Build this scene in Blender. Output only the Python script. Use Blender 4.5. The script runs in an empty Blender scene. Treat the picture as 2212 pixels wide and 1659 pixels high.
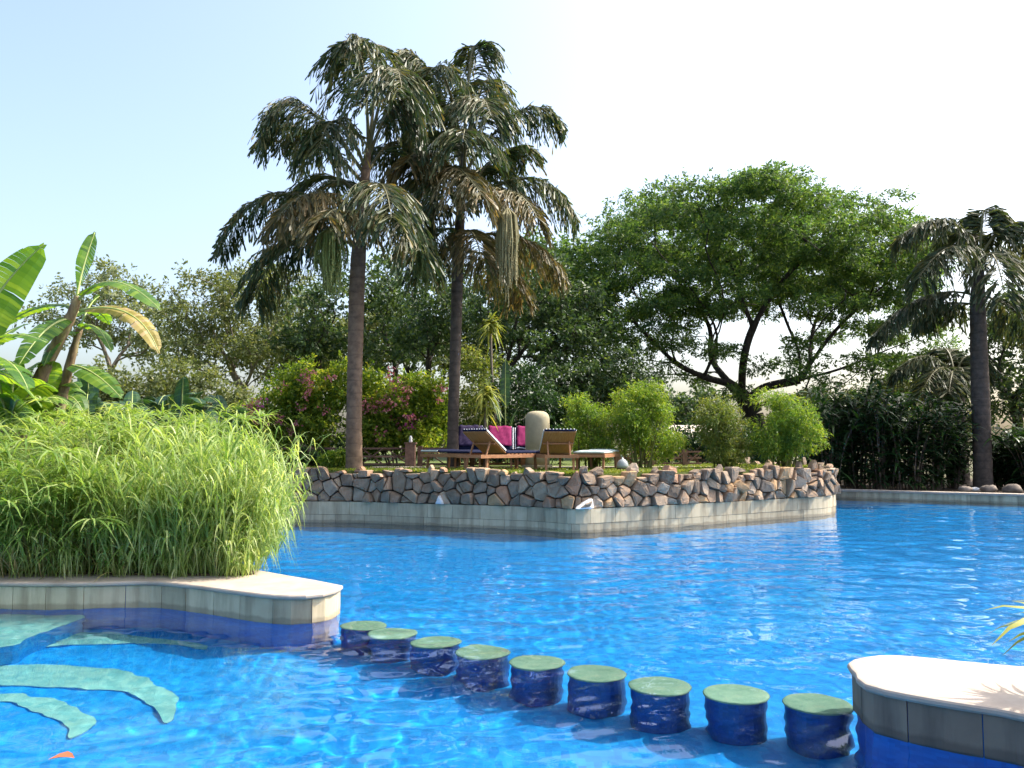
import bpy, math, random
import numpy as np
from mathutils import Vector, noise

# ------------------------------------------------------------------ camera, sky, sun, exposure
sc = bpy.context.scene
FPX, UC, VC, VH, CAMH = 1770.0, 1106.0, 829.5, 960.0, 1.6      # photograph measured at 2212 x 1659
PITCH = math.atan((VH - VC) / FPX)
SUN_AZ, SUN_EL = math.radians(74), math.radians(50)             # azimuth clockwise from +Y

cam_data = bpy.data.cameras.new('camera')
cam = bpy.data.objects.new('camera', cam_data)
sc.collection.objects.link(cam)
cam.location = (0, 0, CAMH)
cam.rotation_euler = (math.pi / 2 + PITCH, 0, 0)
cam_data.sensor_width = 36
cam_data.lens = 36 * FPX / 2212
cam_data.clip_end = 2000
sc.camera = cam

world = bpy.data.worlds.new('World')
sc.world = world
world.use_nodes = True
wn = world.node_tree
sky = wn.nodes.new('ShaderNodeTexSky')
sky.sky_type = 'NISHITA'
sky.sun_disc = False
sky.sun_elevation = SUN_EL
sky.sun_rotation = SUN_AZ
sky.air_density = 1.0
sky.dust_density = 5.0
sky.ozone_density = 1.0
wn.links.new(sky.outputs[0], wn.nodes['Background'].inputs[0])
wn.nodes['Background'].inputs[1].default_value = 0.15

sun_data = bpy.data.lights.new('sun', 'SUN')
sun_data.energy = 2.8
sun_data.angle = math.radians(0.5)
sun_data.color = (1.0, 0.94, 0.85)
sun = bpy.data.objects.new('sun', sun_data)
sc.collection.objects.link(sun)
SUN_DIR = Vector((math.sin(SUN_AZ) * math.cos(SUN_EL), math.cos(SUN_AZ) * math.cos(SUN_EL), math.sin(SUN_EL)))
sun.rotation_euler = SUN_DIR.to_track_quat('Z', 'Y').to_euler()
sun_data.cycles.is_caustics_light = True

sc.view_settings.view_transform = 'Standard'
sc.view_settings.look = 'None'
sc.view_settings.gamma = 1
sc.view_settings.use_curve_mapping = False
sc.view_settings.exposure = 1.45
sc.cycles.use_denoising = True
sc.cycles.caustics_refractive = True
sc.cycles.caustics_reflective = False
sc.cycles.max_bounces = 10
sc.cycles.transparent_max_bounces = 16
sc.cycles.sample_clamp_indirect = 6

rng = np.random.default_rng(7)
random.seed(7)
cp, sp = math.cos(PITCH), math.sin(PITCH)


def ray(u, v):
    a, b = (u - UC) / FPX, (VC - v) / FPX
    return a, cp - b * sp, sp + b * cp


def at(u, v, D):
    """world point seen at pixel (u, v), D metres in front"""
    x, y, z = ray(u, v)
    return Vector((x / y * D, D, CAMH + z / y * D))


def ground(u, v, z):
    x, y, zz = ray(u, v)
    t = (z - CAMH) / zz
    return Vector((x * t, y * t, z))


# ------------------------------------------------------------------ helpers
def link(name, V, F, mats, parent=None, smooth=False, origin=None, mi=None):
    """one mesh object; V in world coordinates, stored relative to its root's origin"""
    V = np.asarray(V, dtype=float).reshape(-1, 3)
    if parent is not None and origin is None:
        r = parent
        off = Vector((0, 0, 0))
        while r is not None:
            off = off + r.location
            r = r.parent
        V = V - np.array(off)
    elif origin is not None:
        V = V - np.array(origin)
    me = bpy.data.meshes.new(name)
    if isinstance(F, np.ndarray):
        n, k = F.shape
        me.vertices.add(len(V))
        me.vertices.foreach_set('co', V.astype(np.float32).ravel())
        me.loops.add(n * k)
        me.loops.foreach_set('vertex_index', F.astype(np.int32).ravel())
        me.polygons.add(n)
        me.polygons.foreach_set('loop_start', np.arange(0, n * k, k, dtype=np.int32))
        me.update(calc_edges=True)
    else:
        me.from_pydata(V.tolist(), [], [list(f) for f in F])
    if not isinstance(mats, (list, tuple)):
        mats = [mats]
    for m in mats:
        me.materials.append(m)
    if mi is not None:
        me.polygons.foreach_set('material_index', np.asarray(mi, dtype=np.int32))
    if smooth:
        me.polygons.foreach_set('use_smooth', np.ones(len(me.polygons), dtype=bool))
    me.update()
    o = bpy.data.objects.new(name, me)
    sc.collection.objects.link(o)
    if parent is not None:
        o.parent = parent
    if origin is not None:
        o.location = origin
    return o


def thing(name, label, cat, loc=(0, 0, 0), group=None, rz=0.0):
    o = bpy.data.objects.new(name, None)
    o.empty_display_size = 0.1
    sc.collection.objects.link(o)
    o.location = loc
    o.rotation_euler = (0, 0, rz)
    return tag(o, label, cat, group)


def tag(o, label=None, cat=None, group=None, kind=None):
    if label:
        o['label'] = label
    if cat:
        o['category'] = cat
    if group:
        o['group'] = group
    if kind:
        o['kind'] = kind
    return o


def copy_tree(o, parent=None):
    c = o.copy()
    sc.collection.objects.link(c)
    if parent is not None:
        c.parent = parent
    for ch in list(o.children):
        copy_tree(ch, c)
    return c


class MB:
    """collects simple shapes into one mesh"""
    def __init__(s):
        s.V, s.F = [], []

    def add(s, V, F):
        n = len(s.V)
        s.V += [tuple(v) for v in V]
        s.F += [tuple(i + n for i in f) for f in F]
        return s

    def box(s, x0, x1, y0, y1, z0, z1):
        V = [(x, y, z) for z in (z0, z1) for y in (y0, y1) for x in (x0, x1)]
        return s.add(V, [(0, 2, 3, 1), (4, 5, 7, 6), (0, 1, 5, 4), (2, 6, 7, 3), (0, 4, 6, 2), (1, 3, 7, 5)])

    def bar(s, a, b, w, h, up=(0, 0, 1)):
        a, b = Vector(a), Vector(b)
        d = (b - a).normalized()
        side = d.cross(Vector(up))
        if side.length < 1e-4:
            side = d.cross(Vector((0, 1, 0)))
        side.normalize()
        n = side.cross(d).normalized()
        V = []
        for p in (a, b):
            for i, j in ((-1, -1), (1, -1), (1, 1), (-1, 1)):
                V.append(p + side * (i * w / 2) + n * (j * h / 2))
        return s.add(V, [(3, 2, 1, 0), (4, 5, 6, 7), (0, 1, 5, 4), (1, 2, 6, 5), (2, 3, 7, 6), (3, 0, 4, 7)])

    def tube(s, pts, rad, n=8, cap=True):
        pts = [Vector(p) for p in pts]
        if not hasattr(rad, '__len__'):
            rad = [rad] * len(pts)
        base = len(s.V)
        for i, p in enumerate(pts):
            d = (pts[min(i + 1, len(pts) - 1)] - pts[max(i - 1, 0)]).normalized()
            a = d.cross(Vector((0.13, 0.97, 0.2)))
            if a.length < 1e-3:
                a = d.cross(Vector((1, 0, 0)))
            a.normalize()
            b = d.cross(a)
            for k in range(n):
                t = 2 * math.pi * k / n
                s.V.append(tuple(p + (a * math.cos(t) + b * math.sin(t)) * rad[i]))
        for i in range(len(pts) - 1):
            for k in range(n):
                k2 = (k + 1) % n
                s.F.append((base + i * n + k, base + i * n + k2, base + (i + 1) * n + k2, base + (i + 1) * n + k))
        if cap:
            s.F.append(tuple(base + k for k in range(n))[::-1])
            s.F.append(tuple(base + (len(pts) - 1) * n + k for k in range(n)))
        return s

    def lathe(s, c, prof, n=32):
        c = Vector(c)
        base = len(s.V)
        for r, z in prof:
            for k in range(n):
                t = 2 * math.pi * k / n
                s.V.append((c.x + r * math.cos(t), c.y + r * math.sin(t), c.z + z))
        for i in range(len(prof) - 1):
            for k in range(n):
                k2 = (k + 1) % n
                s.F.append((base + i * n + k, base + i * n + k2, base + (i + 1) * n + k2, base + (i + 1) * n + k))
        s.F.append(tuple(base + k for k in range(n))[::-1])
        s.F.append(tuple(base + (len(prof) - 1) * n + k for k in range(n)))
        return s

    def prism(s, poly, z0, z1):
        n = len(poly)
        area = sum(poly[i][0] * poly[(i + 1) % n][1] - poly[(i + 1) % n][0] * poly[i][1] for i in range(n))
        if area < 0:
            poly = poly[::-1]
        V = [(p[0], p[1], z0) for p in poly] + [(p[0], p[1], z1) for p in poly]
        F = [tuple(range(n))[::-1], tuple(range(n, 2 * n))]
        F += [(i, (i + 1) % n, n + (i + 1) % n, n + i) for i in range(n)]
        return s.add(V, F)

    def build(s, name, mat, parent=None, smooth=False, **k):
        return link(name, s.V, s.F, mat, parent, smooth, **k)


def bez(a, b, c, n):
    a, b, c = Vector(a), Vector(b), Vector(c)
    return [a * (1 - t) ** 2 + b * 2 * t * (1 - t) + c * t * t for t in [i / (n - 1) for i in range(n)]]


def catmull(P, per=8, closed=False):
    P = [np.array(p, dtype=float) for p in P]
    out = []
    n = len(P)
    for i in range(n if closed else n - 1):
        if closed:
            p0, p1, p2, p3 = P[(i - 1) % n], P[i], P[(i + 1) % n], P[(i + 2) % n]
        else:
            p0, p1, p2, p3 = P[max(i - 1, 0)], P[i], P[i + 1], P[min(i + 2, n - 1)]
        for k in range(per):
            t = k / per
            out.append(0.5 * ((2 * p1) + (-p0 + p2) * t + (2 * p0 - 5 * p1 + 4 * p2 - p3) * t * t + (-p0 + 3 * p1 - 3 * p2 + p3) * t ** 3))
    if not closed:
        out.append(P[-1])
    return np.array(out)


class Path:
    """a plan line (x, y) with arc length; the outer side is on its right"""
    def __init__(s, pts):
        s.p = np.asarray(pts, dtype=float)[:, :2]
        d = np.diff(s.p, axis=0)
        s.s = np.concatenate([[0], np.cumsum(np.hypot(d[:, 0], d[:, 1]))])
        s.L = s.s[-1]

    def pos(s, t):
        return np.array([np.interp(t, s.s, s.p[:, 0]), np.interp(t, s.s, s.p[:, 1])])

    def frame(s, t):
        a, b = s.pos(max(t - 0.06, 0)), s.pos(min(t + 0.06, s.L))
        d = (b - a) / (np.hypot(*(b - a)) + 1e-9)
        return s.pos(t), d, np.array([d[1], -d[0]])

    def offset(s, t, o):
        p, d, n = s.frame(t)
        return p + n * o


# ------------------------------------------------------------------ materials
def nodes(name):
    m = bpy.data.materials.new(name)
    m.use_nodes = True
    nt = m.node_tree
    return m, nt, nt.nodes['Principled BSDF']


def N(nt, kind, **k):
    n = nt.nodes.new(kind)
    for a, b in k.items():
        setattr(n, a, b)
    return n


def ramp(nt, fac, cols, interp='LINEAR'):
    r = N(nt, 'ShaderNodeValToRGB')
    r.color_ramp.interpolation = interp
    el = r.color_ramp.elements
    while len(el) < len(cols):
        el.new(0.5)
    for i, c in enumerate(cols):
        pos, col = c if isinstance(c[0], (int, float)) and len(c) == 2 else (i / (len(cols) - 1), c)
        el[i].position = pos
        el[i].color = (*col, 1)
    nt.links.new(fac, r.inputs[0])
    return r.outputs[0]


def noise_fac(nt, scale, detail=4, rough=0.55, coord='Object', dist=0.0, stretch=None):
    tc = N(nt, 'ShaderNodeTexCoord')
    src = tc.outputs[coord]
    if stretch:
        mp = N(nt, 'ShaderNodeMapping')
        mp.inputs['Scale'].default_value = stretch
        nt.links.new(src, mp.inputs[0])
        src = mp.outputs[0]
    n = N(nt, 'ShaderNodeTexNoise')
    n.inputs['Scale'].default_value = scale
    n.inputs['Detail'].default_value = detail
    n.inputs['Roughness'].default_value = rough
    n.inputs['Distortion'].default_value = dist
    nt.links.new(src, n.inputs['Vector'])
    return n.outputs['Fac']


def mix(nt, fac, a, b, mode='MIX'):
    m = N(nt, 'ShaderNodeMix', data_type='RGBA', blend_type=mode)
    for sock, val in ((m.inputs[0], fac), (m.inputs[6], a), (m.inputs[7], b)):
        if isinstance(val, (int, float)):
            sock.default_value = val
        elif isinstance(val, tuple):
            sock.default_value = (*val, 1)
        else:
            nt.links.new(val, sock)
    return m.outputs[2]


def bump(nt, bsdf, h, strength=0.4, dist=0.02):
    b = N(nt, 'ShaderNodeBump')
    b.inputs['Strength'].default_value = strength
    b.inputs['Distance'].default_value = dist
    nt.links.new(h, b.inputs['Height'])
    nt.links.new(b.outputs[0], bsdf.inputs['Normal'])


def leaf_mat(name, cols, trans=0.4, rough=0.5, tcol=None, spec=0.35):
    """thin leaf: diffuse + light coming through; colour varies leaf by leaf"""
    m, nt, bs = nodes(name)
    geo = N(nt, 'ShaderNodeNewGeometry')
    big = noise_fac(nt, 1.1, 2)
    add = N(nt, 'ShaderNodeMath', operation='MULTIPLY_ADD')
    nt.links.new(big, add.inputs[0])
    add.inputs[1].default_value = 1.1
    nt.links.new(geo.outputs['Random Per Island'], add.inputs[2])
    sub = N(nt, 'ShaderNodeMath', operation='MULTIPLY_ADD')
    nt.links.new(add.outputs[0], sub.inputs[0])
    sub.inputs[1].default_value = 0.85
    sub.inputs[2].default_value = -0.4
    c = ramp(nt, sub.outputs[0], cols)
    nt.links.new(c, bs.inputs['Base Color'])
    bs.inputs['Roughness'].default_value = rough
    bs.inputs['Specular IOR Level'].default_value = spec
    tr = N(nt, 'ShaderNodeBsdfTranslucent')
    tc = mix(nt, 1.0, c, tcol or (1.3, 1.25, 0.55), 'MULTIPLY')
    nt.links.new(tc, tr.inputs[0])
    mx = N(nt, 'ShaderNodeMixShader')
    mx.inputs[0].default_value = trans
    nt.links.new(bs.outputs[0], mx.inputs[1])
    nt.links.new(tr.outputs[0], mx.inputs[2])
    nt.links.new(mx.outputs[0], nt.nodes['Material Output'].inputs['Surface'])
    return m


def rough_mat(name, cols, scale=6, rough=0.85, bstr=0.5, bdist=0.02, detail=6, stretch=None, obj_var=0.0):
    m, nt, bs = nodes(name)
    f = noise_fac(nt, scale, detail, 0.6, stretch=stretch)
    c = ramp(nt, f, cols)
    if obj_var:
        oi = N(nt, 'ShaderNodeObjectInfo')
        hv = N(nt, 'ShaderNodeHueSaturation')
        mr = N(nt, 'ShaderNodeMapRange')
        mr.inputs['To Min'].default_value = 1 - obj_var
        mr.inputs['To Max'].default_value = 1 + obj_var
        nt.links.new(oi.outputs['Random'], mr.inputs['Value'])
        nt.links.new(mr.outputs[0], hv.inputs['Value'])
        nt.links.new(c, hv.inputs['Color'])
        c = hv.outputs[0]
    nt.links.new(c, bs.inputs['Base Color'])
    bs.inputs['Roughness'].default_value = rough
    bs.inputs['Specular IOR Level'].default_value = 0.25
    if bstr:
        bump(nt, bs, f, bstr, bdist)
    return m


M = {}
M['soil'] = rough_mat('soil', [(0.25, (0.03, 0.02, 0.012)), (0.8, (0.11, 0.075, 0.045))], 14)
M['lawn_base'] = rough_mat('lawn_base', [(0.3, (0.045, 0.075, 0.015)), (0.7, (0.13, 0.16, 0.035))], 5)
M['far_ground'] = rough_mat('far_ground', [(0.3, (0.05, 0.06, 0.02)), (0.7, (0.14, 0.12, 0.06))], 0.6)
M['bark'] = rough_mat('bark', [(0.3, (0.045, 0.035, 0.027)), (0.7, (0.16, 0.12, 0.09))], 5, stretch=(3, 3, 0.6))
M['dark_bark'] = rough_mat('dark_bark', [(0.3, (0.018, 0.015, 0.013)), (0.75, (0.075, 0.06, 0.05))], 4, stretch=(3, 3, 0.7))
M['grey_bark'] = rough_mat('grey_bark', [(0.3, (0.1, 0.085, 0.065)), (0.7, (0.24, 0.2, 0.16))], 5, stretch=(3, 3, 0.6))
M['wood'] = rough_mat('wood', [(0.3, (0.22, 0.1, 0.05)), (0.7, (0.42, 0.22, 0.12))], 9, 0.6, 0.15, 0.004, stretch=(1, 8, 8))
M['fence_wood'] = rough_mat('fence_wood', [(0.3, (0.1, 0.055, 0.04)), (0.7, (0.26, 0.15, 0.11))], 9, 0.75, 0.3, 0.006, obj_var=0.25)
M['panel_wood'] = rough_mat('panel_wood', [(0.3, (0.25, 0.13, 0.06)), (0.7, (0.42, 0.24, 0.11))], 7, 0.6, 0.1, 0.003, stretch=(1, 10, 1))
M['urn'] = rough_mat('urn', [(0.3, (0.3, 0.26, 0.17)), (0.7, (0.4, 0.35, 0.23))], 5, 0.8, 0.15, 0.004)
M['rock'] = rough_mat('rock', [(0.3, (0.12, 0.1, 0.085)), (0.7, (0.34, 0.28, 0.22))], 4, 0.85, 0.6, 0.03, obj_var=0.3)
M['mortar'] = rough_mat('mortar', [(0.3, (0.03, 0.025, 0.02)), (0.7, (0.09, 0.072, 0.055))], 10)
M['white_stone'] = rough_mat('white_stone', [(0.3, (0.55, 0.55, 0.53)), (0.7, (0.8, 0.8, 0.78))], 8)


def plain(name, col, rough=0.6, spec=0.4):
    m, nt, bs = nodes(name)
    f = noise_fac(nt, 30, 3)
    nt.links.new(mix(nt, 0.25, col, ramp(nt, f, [(0.3, tuple(c * 0.7 for c in col)), (0.7, tuple(min(1, c * 1.2) for c in col))])), bs.inputs['Base Color'])
    bs.inputs['Roughness'].default_value = rough
    bs.inputs['Specular IOR Level'].default_value = spec
    return m


M['navy'] = plain('navy_fabric', (0.006, 0.009, 0.032), 0.9, 0.15)
M['white_fabric'] = plain('white_fabric', (0.75, 0.77, 0.8), 0.9)
M['magenta'] = plain('magenta_fabric', (0.19, 0.004, 0.07), 0.9)
M['purple'] = plain('purple_fabric', (0.016, 0.008, 0.045), 0.9)
M['pale_fabric'] = plain('pale_fabric', (0.42, 0.5, 0.47), 0.9)
M['glass_white'] = plain('milky_glass', (0.3, 0.33, 0.33), 0.2)
M['roof'] = plain('pale_roof', (0.5, 0.44, 0.36), 0.8)
M['dead_leaf'] = plain('dead_leaf', (0.38, 0.1, 0.04), 0.7)


def stone_mat():
    m, nt, bs = nodes('wall_stone')
    oi = N(nt, 'ShaderNodeObjectInfo')
    base = ramp(nt, oi.outputs['Random'], [(0.0, (0.15, 0.115, 0.085)), (0.18, (0.27, 0.185, 0.125)), (0.38, (0.19, 0.155, 0.12)),
                                           (0.52, (0.33, 0.24, 0.16)), (0.64, (0.22, 0.155, 0.105)), (0.8, (0.38, 0.24, 0.12)),
                                           (0.86, (0.35, 0.28, 0.21)), (0.94, (0.28, 0.155, 0.095))], 'CONSTANT')
    f = noise_fac(nt, 9, 8, 0.65)
    g = ramp(nt, f, [(0.25, (0.75, 0.73, 0.7)), (0.75, (1.5, 1.45, 1.4))])
    base = mix(nt, 0.22, base, (0.29, 0.215, 0.14))
    c = mix(nt, 1.0, base, g, 'MULTIPLY')
    f2 = noise_fac(nt, 2.2, 3)
    c = mix(nt, ramp(nt, f2, [(0.55, (0, 0, 0)), (0.8, (0.35, 0.35, 0.35))]), c, (0.33, 0.29, 0.24))
    nt.links.new(c, bs.inputs['Base Color'])
    bs.inputs['Roughness'].default_value = 0.85
    bs.inputs['Specular IOR Level'].default_value = 0.25
    bump(nt, bs, f, 0.55, 0.025)
    return m


M['stone'] = stone_mat()


def facing_mat(name, light, dark):
    """weathered stone facing with drips and a tide line"""
    m, nt, bs = nodes(name)
    f = noise_fac(nt, 6, 7, 0.62)
    c = ramp(nt, f, [(0.2, tuple(x * 0.78 for x in light)), (0.75, light)])
    streak = noise_fac(nt, 4.5, 5, 0.6, stretch=(1.6, 1.6, 0.18))
    c = mix(nt, ramp(nt, streak, [(0.45, (0, 0, 0)), (0.72, (0.85, 0.85, 0.85))]), c, dark)
    geo = N(nt, 'ShaderNodeNewGeometry')
    sep = N(nt, 'ShaderNodeSeparateXYZ')
    nt.links.new(geo.outputs['Position'], sep.inputs[0])
    wob = noise_fac(nt, 7, 4)
    ma = N(nt, 'ShaderNodeMath', operation='MULTIPLY_ADD')
    nt.links.new(wob, ma.inputs[0])
    ma.inputs[1].default_value = -0.07
    nt.links.new(sep.outputs[2], ma.inputs[2])
    tide = ramp(nt, ma.outputs[0], [(0.0, (0.5, 0.5, 0.5)), (0.022, (0, 0, 0))])
    c = mix(nt, tide, c, tuple(x * 0.75 for x in dark))
    oi = N(nt, 'ShaderNodeObjectInfo')
    mr = N(nt, 'ShaderNodeMapRange')
    mr.inputs['To Min'].default_value = 0.74
    mr.inputs['To Max'].default_value = 1.12
    nt.links.new(oi.outputs['Random'], mr.inputs['Value'])
    hv = N(nt, 'ShaderNodeHueSaturation')
    nt.links.new(mr.outputs[0], hv.inputs['Value'])
    nt.links.new(c, hv.inputs['Color'])
    nt.links.new(hv.outputs[0], bs.inputs['Base Color'])
    bs.inputs['Roughness'].default_value = 0.75
    bs.inputs['Specular IOR Level'].default_value = 0.3
    bump(nt, bs, f, 0.25, 0.008)
    return m


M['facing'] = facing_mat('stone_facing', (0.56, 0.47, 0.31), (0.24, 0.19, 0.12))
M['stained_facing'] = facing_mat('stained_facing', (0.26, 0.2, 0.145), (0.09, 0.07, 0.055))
M['joint'] = plain('dark_joint', (0.07, 0.07, 0.065), 0.9)


def coping_mat():
    m, nt, bs = nodes('coping_stone')
    f = noise_fac(nt, 3.5, 8, 0.65)
    c = ramp(nt, f, [(0.25, (0.29, 0.235, 0.18)), (0.6, (0.41, 0.345, 0.28)), (0.8, (0.34, 0.285, 0.225))])
    sp_ = noise_fac(nt, 55, 3)
    c = mix(nt, ramp(nt, sp_, [(0.62, (0, 0, 0)), (0.72, (0.35, 0.35, 0.35))]), c, (0.3, 0.24, 0.19))
    nt.links.new(c, bs.inputs['Base Color'])
    bs.inputs['Roughness'].default_value = 0.7
    bump(nt, bs, sp_, 0.12, 0.003)
    return m


M['coping'] = coping_mat()


def tile_mat(name, a, b, grout, size=0.05):
    """small glass mosaic"""
    m, nt, bs = nodes(name)
    tc = N(nt, 'ShaderNodeTexCoord')
    vo = N(nt, 'ShaderNodeTexWhiteNoise', noise_dimensions='3D')
    sn = N(nt, 'ShaderNodeVectorMath', operation='SNAP')
    sn.inputs[1].default_value = (size, size, size)
    nt.links.new(tc.outputs['Object'], sn.inputs[0])
    nt.links.new(sn.outputs[0], vo.inputs['Vector'])
    c = mix(nt, vo.outputs['Value'], a, b)
    big = noise_fac(nt, 0.5, 2)
    c = mix(nt, ramp(nt, big, [(0.35, (0, 0, 0)), (0.7, (0.35, 0.35, 0.35))]), c, tuple((x + y) * 0.5 * 1.15 for x, y in zip(a, b)))
    nt.links.new(c, bs.inputs['Base Color'])
    bs.inputs['Roughness'].default_value = 0.35
    return m


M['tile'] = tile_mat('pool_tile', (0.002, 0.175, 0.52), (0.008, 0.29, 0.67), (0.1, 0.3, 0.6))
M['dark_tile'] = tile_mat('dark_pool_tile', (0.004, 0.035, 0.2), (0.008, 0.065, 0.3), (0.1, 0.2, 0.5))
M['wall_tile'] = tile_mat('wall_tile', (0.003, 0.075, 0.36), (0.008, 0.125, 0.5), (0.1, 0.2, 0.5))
M['tread'] = tile_mat('pale_tread', (0.1, 0.36, 0.38), (0.2, 0.46, 0.43), (0.1, 0.2, 0.5), 0.06)
M['seat_stone'] = rough_mat('seat_stone', [(0.3, (0.12, 0.26, 0.18)), (0.55, (0.2, 0.34, 0.24)), (0.75, (0.28, 0.38, 0.26))], 7, 0.7, 0.3, 0.006, obj_var=0.14)

wm, wnt, wbs = nodes('pool_water')
wbs.inputs['Base Color'].default_value = (0.93, 0.985, 1, 1)
wbs.inputs['Roughness'].default_value = 0.0
wbs.inputs['IOR'].default_value = 1.33
wbs.inputs['Transmission Weight'].default_value = 1.0
M['water'] = wm

# foliage
M['palm_leaf'] = leaf_mat('palm_leaf', [(0.0, (0.02, 0.045, 0.022)), (0.55, (0.05, 0.085, 0.03)), (0.85, (0.12, 0.125, 0.04)), (1.0, (0.2, 0.15, 0.055))], 0.3, 0.45, spec=0.35)
M['palm_dry'] = leaf_mat('palm_dry', [(0.0, (0.05, 0.06, 0.025)), (0.5, (0.12, 0.105, 0.04)), (1.0, (0.27, 0.18, 0.07))], 0.3, 0.5)
M['palm_far'] = leaf_mat('palm_far', [(0.0, (0.025, 0.045, 0.024)), (0.6, (0.06, 0.085, 0.038)), (1.0, (0.14, 0.13, 0.06))], 0.3, 0.5, spec=0.25)
M['palm_stalk'] = plain('palm_stalk', (0.11, 0.105, 0.04), 0.6)
M['fruit'] = leaf_mat('palm_fruit', [(0.0, (0.09, 0.125, 0.03)), (1.0, (0.2, 0.23, 0.06))], 0.05, 0.6)
M['fruit_dry'] = leaf_mat('palm_fruit_dry', [(0.0, (0.15, 0.14, 0.06)), (1.0, (0.32, 0.28, 0.13))], 0.05, 0.7)
M['rain_leaf'] = leaf_mat('rain_tree_leaf', [(0.0, (0.035, 0.09, 0.032)), (0.5, (0.085, 0.165, 0.047)), (1.0, (0.18, 0.255, 0.066))], 0.52, 0.5)
M['dark_leaf'] = leaf_mat('dark_leaf', [(0.0, (0.025, 0.055, 0.025)), (0.6, (0.06, 0.11, 0.04)), (1.0, (0.13, 0.18, 0.06))], 0.4, 0.45)
M['olive_leaf'] = leaf_mat('olive_leaf', [(0.0, (0.07, 0.1, 0.035)), (0.6, (0.14, 0.175, 0.06)), (1.0, (0.22, 0.22, 0.09))], 0.4, 0.55)
M['pale_leaf'] = leaf_mat('pale_leaf', [(0.0, (0.09, 0.125, 0.065)), (0.6, (0.165, 0.205, 0.105)), (1.0, (0.26, 0.28, 0.14))], 0.4, 0.55)
M['bougain_leaf'] = leaf_mat('bougainvillea_leaf', [(0.0, (0.06, 0.11, 0.015)), (0.4, (0.15, 0.25, 0.03)), (0.8, (0.3, 0.36, 0.045)), (1.0, (0.46, 0.44, 0.06))], 0.55, 0.5)
M['bougain_flower'] = leaf_mat('bougainvillea_flower', [(0.0, (0.5, 0.16, 0.18)), (0.6, (0.6, 0.22, 0.26)), (1.0, (0.6, 0.3, 0.26))], 0.35, 0.6, (1.1, 0.9, 1.0))
M['magenta_flower'] = leaf_mat('magenta_flower', [(0.0, (0.45, 0.08, 0.24)), (1.0, (0.6, 0.16, 0.38))], 0.35, 0.6, (1.1, 0.9, 1.1))
M['bamboo_leaf'] = leaf_mat('bamboo_leaf', [(0.0, (0.07, 0.15, 0.02)), (0.5, (0.16, 0.27, 0.03)), (1.0, (0.33, 0.36, 0.05))], 0.5, 0.5)
M['bamboo_dull'] = leaf_mat('bamboo_dull', [(0.0, (0.08, 0.12, 0.025)), (0.5, (0.15, 0.21, 0.04)), (1.0, (0.28, 0.27, 0.07))], 0.45, 0.5)
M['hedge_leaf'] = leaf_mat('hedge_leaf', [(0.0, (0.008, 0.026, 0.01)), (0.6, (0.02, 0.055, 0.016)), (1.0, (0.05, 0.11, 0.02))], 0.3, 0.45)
M['dracaena_leaf'] = leaf_mat('dracaena_leaf', [(0.0, (0.12, 0.17, 0.04)), (0.6, (0.26, 0.3, 0.06)), (1.0, (0.45, 0.42, 0.1))], 0.4, 0.45)
M['banana_leaf'] = leaf_mat('banana_leaf', [(0.0, (0.045, 0.13, 0.028)), (0.5, (0.11, 0.23, 0.035)), (1.0, (0.22, 0.34, 0.05))], 0.55, 0.38, (1.7, 1.5, 0.4), 0.5)
M['banana_yellow'] = leaf_mat('banana_yellow', [(0.0, (0.24, 0.2, 0.05)), (0.5, (0.42, 0.34, 0.1)), (1.0, (0.5, 0.36, 0.22))], 0.4, 0.5, (1.2, 1.0, 0.7))
M['banana_rib'] = plain('banana_rib', (0.3, 0.36, 0.12), 0.5)
M['banana_stem'] = rough_mat('banana_stem', [(0.3, (0.07, 0.045, 0.03)), (0.55, (0.22, 0.16, 0.09)), (0.75, (0.3, 0.28, 0.13))], 6, 0.8, 0.5, 0.02, stretch=(2, 2, 0.5))
M['papyrus'] = leaf_mat('papyrus_leaf', [(0.0, (0.1, 0.19, 0.035)), (0.5, (0.22, 0.34, 0.075)), (1.0, (0.43, 0.49, 0.2))], 0.5, 0.5)
M['reed'] = leaf_mat('reed_leaf', [(0.0, (0.13, 0.24, 0.045)), (0.5, (0.3, 0.41, 0.12)), (1.0, (0.57, 0.62, 0.33))], 0.5, 0.42)
M['dry_stem'] = leaf_mat('dry_stem', [(0.0, (0.09, 0.08, 0.025)), (0.5, (0.16, 0.19, 0.045)), (1.0, (0.3, 0.24, 0.1))], 0.2, 0.7)
M['grass'] = leaf_mat('lawn_blade', [(0.0, (0.07, 0.13, 0.02)), (0.5, (0.15, 0.2, 0.03)), (1.0, (0.28, 0.28, 0.05))], 0.4, 0.5)
M['big_leaf'] = leaf_mat('broad_leaf', [(0.0, (0.014, 0.045, 0.022)), (0.6, (0.03, 0.085, 0.03)), (1.0, (0.07, 0.15, 0.03))], 0.3, 0.4, None, 0.5)


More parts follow.
